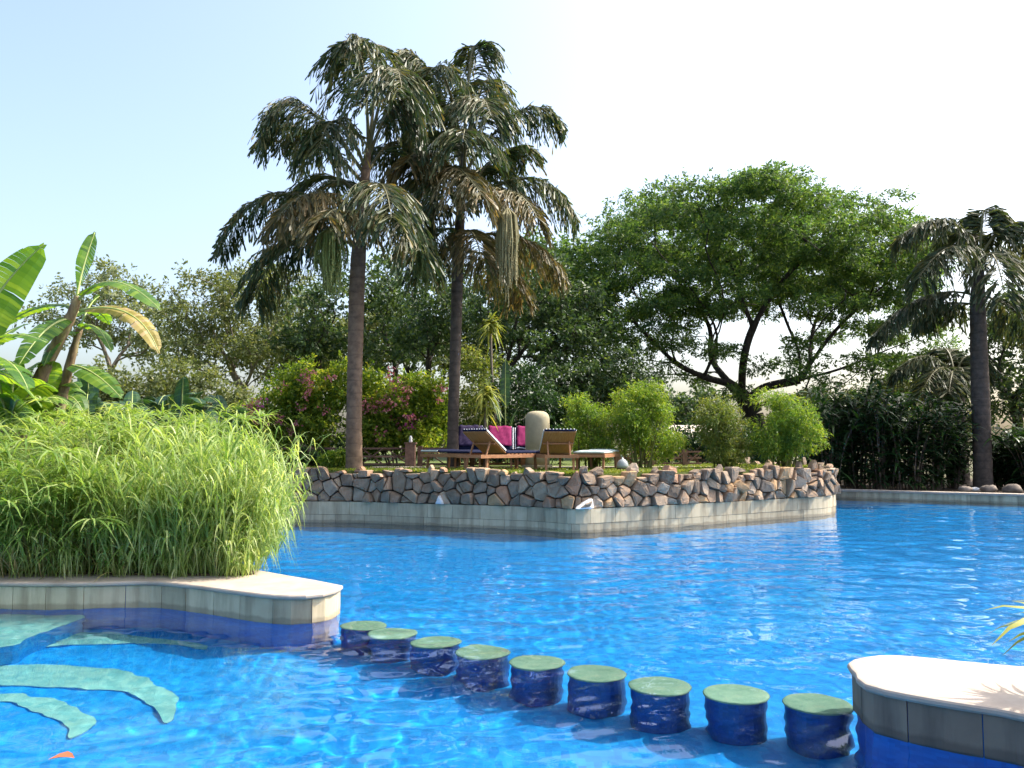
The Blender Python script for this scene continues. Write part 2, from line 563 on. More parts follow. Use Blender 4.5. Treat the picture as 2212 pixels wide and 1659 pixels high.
def trunk_mat(name, lo, hi):
    m, nt, bs = nodes(name)
    tc = N(nt, 'ShaderNodeTexCoord')
    wv = N(nt, 'ShaderNodeTexWave', bands_direction='Z', wave_profile='SAW')
    wv.inputs['Scale'].default_value = 1.1
    wv.inputs['Distortion'].default_value = 3.2
    wv.inputs['Detail'].default_value = 4
    wv.inputs['Detail Scale'].default_value = 1.4
    nt.links.new(tc.outputs['Object'], wv.inputs['Vector'])
    f = noise_fac(nt, 7, 8, 0.65)
    c = ramp(nt, f, [(0.25, lo), (0.75, hi)])
    c = mix(nt, ramp(nt, wv.outputs['Fac'], [(0.0, (0.4, 0.4, 0.4)), (0.2, (0, 0, 0))]), c, tuple(x * 0.6 for x in lo))
    nt.links.new(c, bs.inputs['Base Color'])
    bs.inputs['Roughness'].default_value = 0.85
    bs.inputs['Specular IOR Level'].default_value = 0.2
    ad = N(nt, 'ShaderNodeMath', operation='ADD')
    nt.links.new(f, ad.inputs[0])
    nt.links.new(wv.outputs['Fac'], ad.inputs[1])
    bump(nt, bs, ad.outputs[0], 0.5, 0.02)
    return m


M['palm_trunk'] = trunk_mat('palm_trunk', (0.08, 0.055, 0.04), (0.26, 0.175, 0.12))
M['palm_trunk_dark'] = trunk_mat('palm_trunk_dark', (0.035, 0.03, 0.027), (0.13, 0.1, 0.08))
M['palm_fibre'] = rough_mat('palm_fibre', [(0.3, (0.1, 0.055, 0.035)), (0.7, (0.3, 0.19, 0.12))], 6, 0.85, 0.5, 0.02, stretch=(4, 4, 0.5))
# ------------------------------------------------------------------ the setting: ground, pool, banks
FLOOR = -0.92
DECK = 0.26
LAWN = 1.05
BASE_TOP = 0.43
RECEIVE = []


def far_ring():
    mb = MB()
    x0, x1, y0, y1, R = -16.0, 22.0, 1.6, 34.0, 900.0
    for a, b, c, d in ((-R, R, -R, y0), (-R, R, y1, R), (-R, x0, y0, y1), (x1, R, y0, y1)):
        mb.add([(a, c, 0.2), (b, c, 0.2), (b, d, 0.2), (a, d, 0.2)], [(0, 1, 2, 3)])
    return tag(mb.build('ground', M['far_ground']), 'dry ground spreading far behind the trees', kind='structure')


far_ring()

# pool floor: one tiled sheet, with the walls of the basin
mb = MB()
mb.add([(-16, 1.6, FLOOR), (22, 1.6, FLOOR), (22, 34, FLOOR), (-16, 34, FLOOR)], [(0, 1, 2, 3)])
pool_floor = tag(mb.build('pool_floor', M['tile']), 'blue mosaic floor of the swimming pool', kind='structure')
RECEIVE.append(pool_floor)
near = tag(MB().box(-16, 22, 0.6, 1.6, FLOOR, 0.2).build('pool_side', M['dark_tile']), 'dark blue tiled side of the pool', kind='structure')
walk = tag(MB().box(-16, 22, -6, 1.62, 0.204, DECK).build('pool_path', M['coping']), 'pale stone path along the pool', kind='structure')


def waves(x, y):
    r = np.random.default_rng(11)
    z = np.zeros_like(x)
    wx = x + 0.10 * np.sin(0.9 * y + 0.4 * x) + 0.05 * np.sin(2.3 * x - 1.1 * y)
    wy = y + 0.12 * np.sin(0.8 * x - 0.5 * y) + 0.05 * np.sin(2.7 * y + 1.7 * x)
    patch = 0.62 + 0.28 * np.sin(0.55 * x + 0.8 * np.sin(0.35 * y)) * np.cos(0.45 * y + 0.7) + 0.22 * np.sin(1.3 * x - 0.6 * y)
    fade = np.clip(1.25 - (y - 4) * 0.02, 0.85, 1.25)
    for k in range(44):
        lam = 0.13 * 2 ** (r.random() * 2.9)
        a = r.normal(math.pi / 2, 0.75) if k % 3 else r.random() * 6.283
        amp = 0.00044 * (lam / 0.2) ** 1.15 * (0.5 + r.random())
        z += amp * np.sin(2 * math.pi / lam * (wx * math.cos(a) + wy * math.sin(a)) + r.random() * 6.283)
    # waves spreading from the right-hand side
    for cx, cy, lam, amp in ((12.5, 19.5, 0.34, 0.0021), (9.0, 12.5, 0.5, 0.0012), (2.1, 3.2, 0.22, 0.0007)):
        d = np.hypot(wx - cx, wy - cy)
        z += amp * np.sin(2 * math.pi * d / lam) * np.exp(-((d / (16 * lam)) ** 2))
    calm = 1 - 0.68 * np.exp(-((x + 3.2) / 2.0) ** 2 - ((y - 6.0) / 2.6) ** 2)
    lively = 1 + 0.55 * np.exp(-((x - 1.2) / 1.6) ** 2 - ((y - 4.9) / 0.9) ** 2)
    return z * np.clip(patch, 0.2, 1.2) * fade * calm * lively


ys = [1.6]
while ys[-1] < 27.5:
    ys.append(ys[-1] + 0.021 + 0.0024 * ys[-1])
ys = np.array(ys)
xs = np.linspace(-9.5, 17.5, 640)
gx, gy = np.meshgrid(xs, ys)
# columns fan out with distance so that near water is finer
fan = np.clip((gy + 3.5) / 19.0, 0.36, 1.0)
gx = 1.0 + (gx - 4.0) * fan + 3.0 * fan - 1.0
V = np.stack([gx, gy, waves(gx, gy)], -1).reshape(-1, 3)
ii = np.arange(len(ys) * len(xs)).reshape(len(ys), len(xs))
Fq = np.stack([ii[:-1, :-1], ii[:-1, 1:], ii[1:, 1:], ii[1:, :-1]], -1).reshape(-1, 4)
water = tag(link('water', V, Fq, M['water'], smooth=True), 'clear rippling blue pool water', kind='structure')
water.cycles.is_caustics_caster = True


def slabs(path, parent, z0, z1, width, thick, mat, name='facing_slab', s0=0.0, s1=None, gap=0.006, jit=0.12, proud=0.004):
    """flat facing stones set one beside the other along a path, each an object"""
    s1 = path.L if s1 is None else s1
    s = s0
    out = []
    while s < s1 - 0.05:
        w = width * (1 + rng.uniform(-jit, jit))
        e = min(s + w, s1)
        if s1 - e < 0.4 * width:
            e = s1
        n = max(2, int((e - s) / 0.12) + 1)
        ts = np.linspace(s + gap / 2, e - gap / 2, n)
        pr = rng.uniform(0, proud)
        V, F = [], []
        for z in (z0 + gap / 2, z1 - gap / 2):
            for o in (0.0, thick + pr):
                for t in ts:
                    q = path.offset(t, o)
                    V.append((q[0], q[1], z))
        # rows: 0 back-low, 1 front-low, 2 back-high, 3 front-high
        r = lambda k, i: k * n + i
        for i in range(n - 1):
            F += [(r(1, i), r(1, i + 1), r(3, i + 1), r(3, i)), (r(0, i + 1), r(0, i), r(2, i), r(2, i + 1)),
                  (r(2, i), r(3, i), r(3, i + 1), r(2, i + 1)), (r(0, i), r(0, i + 1), r(1, i + 1), r(1, i))]
        F += [(r(0, 0), r(1, 0), r(3, 0), r(2, 0)), (r(0, n - 1), r(2, n - 1), r(3, n - 1), r(1, n - 1))]
        out.append(link(name, V, F, mat, parent))
        s = e
    return out


def deck(name, label, cat, wall_uv_path, poly_rest, facing_len, coping_poly=None):
    pass


# ---- left bank: planted peninsula with a pale coping
front = [ground(u, v, 0) for u, v in ((319, 1311), (400, 1318), (469, 1328), (540, 1339), (600, 1346), (650, 1347), (690, 1343), (716, 1335), (729, 1324))]
lpts = [(-9.3, 8.55), (-7.5, 8.4), (-5.6, 8.2), (-4.3, 8.14)] + [(p.x, p.y) for p in front] + [(-1.66, 7.93), (-1.95, 8.2), (-2.45, 8.62), (-3.0, 9.15), (-3.7, 10.2), (-4.6, 12.2), (-5.2, 14.5), (-5.4, 17.2)]
lpath = Path(catmull(lpts, 6))
left_bank = thing('pool_bank', 'curved pale stone pool bank planted with tall reeds', 'pool bank', (-4, 9, 0))
left_bank['kind'] = 'structure'
del left_bank['category']
core = [tuple(lpath.pos(t)) for t in np.linspace(0, lpath.L, 90)] + [(-9.3, 17.2)]
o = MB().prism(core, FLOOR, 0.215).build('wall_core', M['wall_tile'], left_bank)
RECEIVE.append(o)
slabs(lpath, left_bank, -0.03, 0.214, 0.37, 0.014, M['facing'], s1=lpath.L * 0.72)


def coping_mesh(outline, z0, z1, round_=0.02):
    """slab with a rounded nosing: polygon rings stepped in at top and bottom"""
    P = np.array(outline)
    n = len(P)
    area = np.sum(P[:, 0] * np.roll(P[:, 1], -1) - np.roll(P[:, 0], -1) * P[:, 1])
    if area < 0:
        P = P[::-1]
    d = np.roll(P, -1, 0) - np.roll(P, 1, 0)
    d /= np.hypot(d[:, 0], d[:, 1])[:, None] + 1e-9
    nr = np.stack([d[:, 1], -d[:, 0]], 1)
    rings = [(-round_ * 0.6, z0), (0, z0 + round_ * 0.7), (0, z1 - round_ * 0.7), (-round_ * 0.35, z1 - round_ * 0.2), (-round_, z1)]
    V, F = [], []
    for o_, z in rings:
        Q = P + nr * o_
        V += [(q[0], q[1], z) for q in Q]
    for k in range(len(rings) - 1):
        for i in range(n):
            j = (i + 1) % n
            F.append((k * n + i, k * n + j, (k + 1) * n + j, (k + 1) * n + i))
    F.append(tuple(range(n))[::-1])
    F.append(tuple((len(rings) - 1) * n + i for i in range(n)))
    return V, F


edge = [tuple(lpath.offset(t, 0.045)) for t in np.linspace(0, lpath.L * 0.8, 110)]
bed_in = [(-3.6, 10.5), (-9.3, 10.5)]
V, F = coping_mesh(edge + [(-9.3, 17.0)], 0.216, DECK)
link('coping', V, F, M['coping'], left_bank)
bed = [(-9.2, 9.05), (-6.2, 8.72), (-4.6, 8.62), (-3.4, 8.5), (-2.75, 8.52), (-2.7, 8.7), (-3.1, 9.1), (-3.8, 10.2), (-4.7, 12.2), (-5.3, 14.5), (-5.5, 16.8), (-9.2, 16.8)]
tag(MB().prism([tuple(p) for p in catmull(bed, 4, True)], DECK - 0.02, DECK + 0.02).build('planting_soil', M['soil'], left_bank))

# ---- right-hand bank
rfront = [ground(u, v, 0) for u, v in ((2212, 1650), (2100, 1627), (1997, 1607), (1901, 1584), (1873, 1567), (1866, 1548))]
tip = rfront[-1]
rp = [(5.3, 1.8), (3.7, 3.13), (2.95, 3.74)] + [(p.x, p.y) for p in rfront] + [(tip.x + 0.02, tip.y + 0.16), (tip.x + 0.16, tip.y + 0.3), (tip.x + 0.42, tip.y + 0.34), (3.2, 5.02), (4.5, 4.95), (6.5, 5.0)]
rpath = Path(np.array(catmull(rp, 6))[::-1])
right_bank = tag(thing('pool_bank', 'short pale stone pool bank with a leafy shadow across its top', 'x', (3.5, 4.4, 0)), kind='structure')
del right_bank['category']
ts = np.linspace(0, rpath.L, 90)
# keep the outer side on the right of travel
q0, _, nn = rpath.frame(rpath.L * 0.75)
sgn = 1.0 if nn[1] < 0 else -1.0
if sgn < 0:
    rpath = Path(rpath.p[::-1])
core = [tuple(rpath.pos(t)) for t in ts]
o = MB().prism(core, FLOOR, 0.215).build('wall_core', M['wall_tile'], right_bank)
RECEIVE.append(o)
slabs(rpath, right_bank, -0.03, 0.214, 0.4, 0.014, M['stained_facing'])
V, F = coping_mesh([tuple(rpath.offset(t, 0.045)) for t in ts], 0.216, DECK)
link('coping', V, F, M['coping'], right_bank)

# ---- island: stone-faced terrace
ipts_uv = [(604, 1126.5), (760, 1128.5), (900, 1134), (1034, 1139), (1130, 1143), (1190, 1147), (1225, 1150.5), (1262, 1150.5), (1330, 1146), (1424, 1140), (1560, 1130), (1690, 1120), (1775, 1113.5), (1800, 1109)]
ip = [ground(u, v, 0) for u, v in ipts_uv]
ip = [(-7.6, 18.3)] + [(p.x, p.y) for p in ip] + [(7.62, 19.6), (7.4, 20.4), (6.8, 21.2), (6.2, 22.5), (6.0, 26.0)]
ipath = Path(catmull(ip, 8))
L_VIS = ipath.L - 4.0
terrace = tag(thing('terrace', 'raised garden terrace held by a rough stone wall', 'x', (1.2, 16, 0)), kind='structure')
del terrace['category']
core = [tuple(ipath.offset(t, -0.12)) for t in np.linspace(0, ipath.L, 120)] + [(6.0, 70), (-45, 70), (-45, 17.2), (-7.6, 17.2)]
o = MB().prism(core, FLOOR, LAWN).build('terrace_ground', M['lawn_base'], terrace)
pool_wall = thing('pool_wall', 'pale slab-faced plinth at the waterline below the stone wall', 'wall', (1.2, 15, 0))
core2 = [tuple(ipath.pos(t)) for t in np.linspace(0, ipath.L, 140)]
back2 = [tuple(ipath.offset(t, -0.5)) for t in np.linspace(0, ipath.L, 140)][::-1]
o = MB().prism(core2 + back2, FLOOR, BASE_TOP - 0.01).build('wall_core', M['joint'], pool_wall)
RECEIVE.append(o)
slabs(ipath, pool_wall, 0.16, BASE_TOP - 0.004, 0.52, 0.02, M['facing'], s0=1.4, s1=L_VIS, jit=0.3)
slabs(ipath, pool_wall, -0.05, 0.16, 0.6, 0.016, M['facing'], s0=1.4, s1=L_VIS, jit=0.35)

# ---- dry-stone facing: cells of an irregular packing, each a stone of its own
stone_wall = thing('stone_wall', 'low retaining wall of rough mixed brown and grey stones', 'wall', (1.2, 15, BASE_TOP))
mc = [tuple(ipath.offset(t, -0.085)) for t in np.linspace(1.2, L_VIS + 0.6, 120)]
mcb = [tuple(ipath.offset(t, -0.45)) for t in np.linspace(1.2, L_VIS + 0.6, 120)][::-1]
MB().prism(mc + mcb, BASE_TOP - 0.008, 0.98).build('mortar', M['mortar'], stone_wall)


def clip(poly, a, b, c):
    """keep a*x + b*y <= c"""
    out = []
    for i in range(len(poly)):
        p, q = poly[i], poly[(i + 1) % len(poly)]
        fp, fq = a * p[0] + b * p[1] - c, a * q[0] + b * q[1] - c
        if fp <= 0:
            out.append(p)
        if fp * fq < 0:
            t = fp / (fp - fq)
            out.append((p[0] + t * (q[0] - p[0]), p[1] + t * (q[1] - p[1])))
    return out


def top_line(s):
    return 1.05 + 0.07 * noise.noise((s * 1.3, 3.1, 0)) + 0.05 * noise.noise((s * 4.1, 7.1, 0))


S0, S1 = 1.5, L_VIS
pts = []
s = S0
while s < S1:
    frac = (s - S0) / (S1 - S0)
    w = 0.222 - 0.03 * max(0, (frac - 0.55) / 0.45)
    rows = 3
    off = rng.uniform(-0.06, 0.06)
    for r_ in range(rows):
        if rng.random() < 0.10:
            continue
        pts.append((s + w * 0.5 * (r_ % 2) + rng.uniform(-0.1, 0.1), BASE_TOP + 0.09 + (r_ + 0.02) * 0.225 + rng.uniform(-0.085, 0.085)))
    s += w
pts = np.array(pts)
wts = rng.uniform(0, 0.022, len(pts))


def stone(poly, proud, path):
    """rounded block from a plan cell (along, height)"""
    P = np.array(poly)
    c = P.mean(0)
    # resample and soften the outline
    n = len(P)
    Q = []
    for i in range(n):
        a, b = P[i], P[(i + 1) % n]
        Q += [a * 0.9 + b * 0.1, a * 0.1 + b * 0.9]
    Q = np.array(Q)
    m = len(Q)
    Q = c + (Q - c) * (1 + rng.uniform(-0.06, 0.04, (m, 1)))
    tilt = rng.uniform(-0.4, 0.4, 2)
    V, F = [], []
    for sc_, o in ((1.0, -0.14), (1.0, proud - 0.035), (0.92, proud - 0.008), (0.5, proud)):
        R = c + (Q - c) * sc_
        for q in R:
            oo = o + (tilt[0] * (q[0] - c[0]) + tilt[1] * (q[1] - c[1])) * (o > 0) + rng.uniform(-0.008, 0.008)
            e = path.offset(q[0], oo)
            V.append((e[0], e[1], q[1]))
    for k in range(3):
        for i in range(m):
            j = (i + 1) % m
            F.append((k * m + i, k * m + j, (k + 1) * m + j, (k + 1) * m + i))
    F.append(tuple(3 * m + i for i in range(m)))
    F.append(tuple(range(m))[::-1])
    return V, F


def stone_obj(poly, proud, mat, name='stone'):
    V, F = stone(poly, proud, ipath)
    V = np.array(V)
    c = V.mean(0)
    base = np.array(stone_wall.location)
    o = link(name, V - c, F, mat, origin=(0, 0, 0))
    o.parent = stone_wall
    o.location = Vector(c - base)
    return o


for i, p in enumerate(pts):
    tl = top_line(p[0]) + rng.uniform(-0.06, 0.08)
    poly = [(p[0] - 0.5, BASE_TOP), (p[0] + 0.5, BASE_TOP), (p[0] + 0.5, tl), (p[0] - 0.5, tl + rng.uniform(-0.1, 0.1))]
    for j, q in enumerate(pts):
        if j != i and abs(q[0] - p[0]) < 0.8:
            d = q - p
            mid = (p + q) / 2
            g = 0.007 + 0.006 * rng.random()
            poly = clip(poly, d[0], d[1], float(d @ mid) + 0.5 * (wts[i] - wts[j]) - g * float(np.hypot(*d)))
            if len(poly) < 3:
                break
    if len(poly) >= 3:
        A = 0.5 * abs(sum(poly[k][0] * poly[(k + 1) % len(poly)][1] - poly[(k + 1) % len(poly)][0] * poly[k][1] for k in range(len(poly))))
        if A > 0.004:
            stone_obj(poly, rng.uniform(-0.01, 0.11), M['stone'])
# capping stones standing proud on the wall head
s = S0
while s < S1:
    w = rng.uniform(0.1, 0.3)
    if rng.random() < 0.55:
        h = rng.uniform(0.06, 0.2) * (1.25 if s > S1 * 0.6 else 1)
        z = top_line(s) - 0.02
        k = rng.uniform(0.2, 0.8)
        stone_obj([(s, z), (s + w, z), (s + w * 0.95, z + h * 0.6), (s + w * k, z + h), (s + w * 0.05, z + h * 0.5)], rng.uniform(-0.05, 0.04), M['stone'])
    s += w + rng.uniform(0.02, 0.2)


def near_s(u, v):
    p = ground(u, v, 0.0)
    tt = np.linspace(0, ipath.L, 900)
    best = None
    for t in tt:
        q = ipath.pos(t)
        uu = UC + FPX * (q[0] / q[1])
        if best is None or abs(uu - u) < best[0]:
            if q[1] < 19.2:
                best = (abs(uu - u), t)
    return best[1]


t = near_s(956, 1130)
o = stone_obj([(t - 0.085, BASE_TOP), (t + 0.085, BASE_TOP), (t + 0.055, BASE_TOP + 0.07), (t, BASE_TOP + 0.18), (t - 0.04, BASE_TOP + 0.08)], 0.15, M['white_stone'])
o['label'] = 'small white cone-shaped stone at the foot of the wall'
t = near_s(1258, 1150)
o = stone_obj([(t - 0.16, BASE_TOP), (t + 0.14, BASE_TOP), (t + 0.15, BASE_TOP + 0.19), (t - 0.02, BASE_TOP + 0.12)], 0.14, M['white_stone'])
o['label'] = 'triangular stone with a white painted rim'
o = stone_obj([(t - 0.10, BASE_TOP + 0.03), (t + 0.11, BASE_TOP + 0.03), (t + 0.115, BASE_TOP + 0.15), (t - 0.01, BASE_TOP + 0.10)], 0.165, M['stone'])

# ---- far bank on the right
fb = [ground(u, v, 0) for u, v in ((1700, 1073.5), (1814, 1076), (2000, 1082), (2212, 1088.5), (2400, 1094))]
fpts = [(fb[0].x - 3, fb[0].y + 0.6)] + [(p.x, p.y) for p in fb] + [(17.3, 19.5), (17.4, 14), (17.4, 2)]
fpath = Path(catmull(fpts, 6))
far_bank = tag(thing('pool_bank', 'far pool edge with a thin pale coping before dark shrubs', 'x', (12, 24, 0)), kind='structure')
del far_bank['category']
core = [tuple(fpath.pos(t)) for t in np.linspace(0, fpath.L, 60)] + [(22, 2), (22, 34), (fb[0].x - 3, 34)]
o = MB().prism(core, FLOOR, 0.2).build('bank_ground', M['soil'], far_bank)
slabs(fpath, far_bank, -0.03, 0.2, 0.6, 0.014, M['facing'], s0=2.0, s1=fpath.L * 0.45)
cop = [tuple(fpath.offset(t, 0.05)) for t in np.linspace(0.5, fpath.L - 0.5, 50)] + [tuple(fpath.offset(t, -0.4)) for t in np.linspace(0.5, fpath.L - 0.5, 50)][::-1]
MB().prism(cop, 0.203, DECK).build('coping', M['coping'], far_bank)

# ---- steps under the water on the left
def under(u, v, z):
    """point at depth z seen through the flat water surface at pixel (u, v)"""
    s_ = ground(u, v, 0.0)
    h_ = math.hypot(s_.x, s_.y)
    si = math.sin(math.atan2(h_, CAMH)) / 1.33
    k_ = -z * si / math.sqrt(1 - si * si) / h_
    return Vector((s_.x * (1 + k_), s_.y * (1 + k_), z))


def step(label, top_uv, bot_uv, z, mat_top):
    """curved tread: outline given at its depth as seen through the water"""
    P = [under(u, v, z) for u, v in top_uv] + [under(u, v, z) for u, v in bot_uv[::-1]]
    C = np.array(catmull([(p.x, p.y) for p in P], 5, True))
    r = tag(thing('pool_step', label, 'x', (float(C[:, 0].mean()), float(C[:, 1].mean()), FLOOR)), kind='structure')
    del r['category']
    a = MB().prism([tuple(c) for c in C], FLOOR, z - 0.012).build('riser', M['tile'], r)
    b = MB().prism([tuple(c) for c in C], z - 0.011, z).build('tread', mat_top, r)
    RECEIVE.extend((a, b))


step('wide curved pale step under the water', [(-260, 1446), (0, 1438), (110, 1436), (202, 1440), (290, 1456), (350, 1482), (388, 1514)],
     [(-260, 1500), (0, 1478), (110, 1484), (202, 1487), (275, 1498), (330, 1527), (356, 1558)], -0.89, M['tread'])
step('shorter curved pale step under the water', [(-260, 1500), (0, 1497), (70, 1504), (131, 1514), (180, 1538), (202, 1566)],
     [(-260, 1560), (0, 1516), (60, 1530), (110, 1551), (150, 1572), (154, 1591)], -0.895, M['tread'])
step('slender pale step in the shade of the bank', [(-100, 1400), (60, 1388), (180, 1366), (300, 1374), (400, 1386), (450, 1398)],
     [(-100, 1412), (60, 1401), (180, 1392), (300, 1389), (380, 1394), (440, 1402)], -0.885, M['tread'])
step('pale paved ledge just below the water', [(-300, 1335), (0, 1328), (100, 1327), (183, 1329)],
     [(-300, 1420), (0, 1398), (60, 1378), (130, 1352)], -0.3, M['tread'])

# ---- stools in the water
_uv = [(774, 1348.5), (848, 1366), (942, 1386), (1044, 1408), (1160, 1431), (1289, 1454), (1425, 1479), (1590, 1498), (1766, 1519)]
STOOLS = [tuple(under(u, v, -0.15))[:2] for u, v in _uv]
STOOLS[0] = (STOOLS[0][0] + 0.05, STOOLS[0][1] - 0.03)
first = None
ORD = ['first', 'second', 'third', 'fourth', 'fifth', 'sixth', 'seventh', 'eighth', 'ninth']
for i, (x, y) in enumerate(STOOLS):
    if first is None:
        st = thing('pool_stool', 'round pale-topped stool on a blue tiled column standing in the pool', 'stool', (x, y, FLOOR), 'row of submerged pool stools')
        h = -0.15 - FLOOR
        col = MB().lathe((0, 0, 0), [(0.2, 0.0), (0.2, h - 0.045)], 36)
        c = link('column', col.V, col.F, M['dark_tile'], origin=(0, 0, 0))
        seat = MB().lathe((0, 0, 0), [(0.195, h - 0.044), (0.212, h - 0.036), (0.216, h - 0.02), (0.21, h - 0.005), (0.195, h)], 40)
        s_ = link('seat', seat.V, seat.F, M['seat_stone'], origin=(0, 0, 0))
        c.parent = st
        s_.parent = st
        first = st
    else:
        st = copy_tree(first)
        st.location = (x, y, FLOOR + rng.uniform(-0.012, 0.012))
    st['label'] = 'round pale-topped blue pool stool, %s from the reed-planted bank' % ORD[i]
    RECEIVE.extend(list(st.children))
for o in RECEIVE:
    o.cycles.is_caustics_receiver = True

# a fallen leaf afloat
lp = ground(130, 1642, 0.0)
Vl = []
for t, w in ((0, 0.004), (0.25, 0.032), (0.5, 0.04), (0.75, 0.026), (1, 0.002)):
    for sgn_ in (-1, 0, 1):
        Vl.append((lp.x - 0.06 + 0.13 * t, lp.y + sgn_ * w + 0.02 * math.sin(3 * t), 0.004 + abs(sgn_) * 0.016 * math.sin(math.pi * t) + 0.006 * t))
Fl = []
for k in range(4):
    for j in range(2):
        a = k * 3 + j
        Fl.append((a, a + 1, a + 4, a + 3))
tag(link('fallen_leaf', Vl, Fl, M['dead_leaf'], smooth=True, origin=tuple(lp)), 'small orange-brown dead leaf floating on the pool', 'leaf')
# ------------------------------------------------------------------ vegetation tools
def unit(a):
    return a / (np.linalg.norm(a, axis=-1, keepdims=True) + 1e-9)


def leaf_quads(c, axis, L, W, up=None, wide=0.5):
    """one pointed leaf per row: c base point, axis unit direction, L length, W width"""
    n = len(c)
    if up is None:
        up = rng.normal(size=(n, 3)) + np.array([0, 0, 0.9])
    side = unit(np.cross(axis, up))
    L = np.broadcast_to(np.asarray(L, dtype=float), (n,))[:, None]
    W = np.broadcast_to(np.asarray(W, dtype=float), (n,))[:, None]
    m = c + axis * L * wide
    V = np.stack([c, m + side * W / 2, c + axis * L, m - side * W / 2], 1)
    return V.reshape(-1, 3)


def quads(V):
    return np.arange(len(V)).reshape(-1, 4)


def clump_leaves(centers, radii, n_sprig, n_leaf, L, W, flat=0.5, droop=0.2, spread=0.5):
    """sprigs of leaves inside each clump; radii (N,3)"""
    out = []
    C = np.asarray(centers, dtype=float)
    R = np.asarray(radii, dtype=float)
    N_ = len(C)
    d = unit(rng.normal(size=(N_, n_sprig, 3)))
    r = rng.random((N_, n_sprig, 1)) ** 0.45
    sp0 = C[:, None] + d * r * R[:, None]
    sdir = unit(d * np.array([1, 1, flat]) + rng.normal(size=d.shape) * 0.5 + np.array([0, 0, -droop]))
    t = rng.random((N_, n_sprig, n_leaf, 1))
    ln = L * 2.2
    base = sp0[:, :, None] + sdir[:, :, None] * (t - 0.3) * ln + rng.normal(size=(N_, n_sprig, n_leaf, 3)) * L * 0.35
    ax = unit(sdir[:, :, None] * 0.8 + rng.normal(size=base.shape) * spread + np.array([0, 0, -droop]))
    base = base.reshape(-1, 3)
    ax = ax.reshape(-1, 3)
    k = len(base)
    return leaf_quads(base, ax, L * (0.65 + 0.7 * rng.random(k)), W * (0.65 + 0.7 * rng.random(k)))


def grow(trunk, ends, alpha=0.45, limbs=(), tip=0.02, trunk_r=0.3, expo=1.38, sag=0.12, wob=0.12):
    """branch skeleton: trunk polyline, limb polylines, then each clump end joined to the cheapest node"""
    P, par, plen = [], [], []

    def addp(p, q):
        P.append(np.array(p, dtype=float))
        par.append(q)
        plen.append(0 if q < 0 else plen[q] + np.linalg.norm(P[-1] - P[q]))
        return len(P) - 1
    prev = -1
    for p in trunk:
        prev = addp(p, prev)
    for lb in limbs:
        A = np.array(P)
        st = np.array(lb[0], dtype=float)
        k = int(np.argmin(np.linalg.norm(A - st, axis=1)))
        for p in catmull(lb, 4)[1:]:
            k = addp(p, k)
    n_fix = len(P)
    ends = np.asarray(ends, dtype=float)
    order = np.argsort(np.linalg.norm(ends - np.array(trunk[-1]), axis=1))
    tips = set()
    for e in ends[order]:
        A = np.array(P)
        dist = np.linalg.norm(A - e, axis=1)
        cost = dist + alpha * np.array(plen) + np.where(A[:, 2] > e[2] + 0.3, 1.5 * (A[:, 2] - e[2]), 0)
        cost[:max(1, len(trunk) - 2)] += 3
        k = int(np.argmin(cost))
        a = P[k]
        q = par[k]
        dirv = (a - P[q]) / (np.linalg.norm(a - P[q]) + 1e-9) if q >= 0 else np.array([0, 0, 1.0])
        Lx = np.linalg.norm(e - a)
        ctrl = a + dirv * Lx * 0.4 + (e - a) * 0.2 + rng.normal(size=3) * Lx * wob
        ctrl[2] -= sag * Lx
        n = max(2, int(Lx / 0.8) + 1)
        for i in range(1, n + 1):
            t = i / n
            p = a * (1 - t) ** 2 + ctrl * 2 * t * (1 - t) + e * t * t + rng.normal(size=3) * 0.03 * (i < n)
            k = addp(p, k)
        tips.add(k)
    n = len(P)
    w = np.zeros(n)
    kids = np.zeros(n, dtype=int)
    for i in range(n - 1, -1, -1):
        if kids[i] == 0:
            w[i] = tip ** expo
        if par[i] >= 0:
            w[par[i]] += w[i] * 1.0
            kids[par[i]] += 1
    r = w ** (1 / expo)
    r = tip + (r - tip) * (trunk_r - tip) / max(r[0] - tip, 1e-6)
    V, F = [], []
    ns = 6
    for i in range(1, n):
        a, b = P[par[i]], P[i]
        d = b - a
        ln = np.linalg.norm(d)
        if ln < 1e-5:
            continue
        d = d / ln
        s = np.cross(d, [0.13, 0.9, 0.37])
        s /= np.linalg.norm(s) + 1e-9
        s2 = np.cross(d, s)
        base = len(V)
        k = ns if r[i] > 0.03 else 4
        ra = min(r[par[i]], r[i] * 1.5)
        for p, rr in ((a, ra), (b, r[i])):
            for j in range(k):
                th = 2 * math.pi * j / k
                V.append(p + (s * math.cos(th) + s2 * math.sin(th)) * rr)
        for j in range(k):
            j2 = (j + 1) % k
            F.append((base + j, base + j2, base + k + j2, base + k + j))
    return np.array(V), np.array(F)


def broad_tree(name, label, base, trunk, ends, radii, leaf, bark, L, W, ns, nl, trunk_r, limbs=(), group=None, flat=0.5, droop=0.15, tip=0.015, alpha=0.45, cat='tree', sag=0.12):
    t = thing(name, label, cat, tuple(base), group)
    V, F = grow(trunk, ends, alpha, limbs, tip, trunk_r, sag=sag)
    link('trunk', V, F, bark, t, smooth=True)
    V = clump_leaves(ends, radii, ns, nl, L, W, flat, droop)
    link('crown', V, quads(V), leaf, t)
    return t


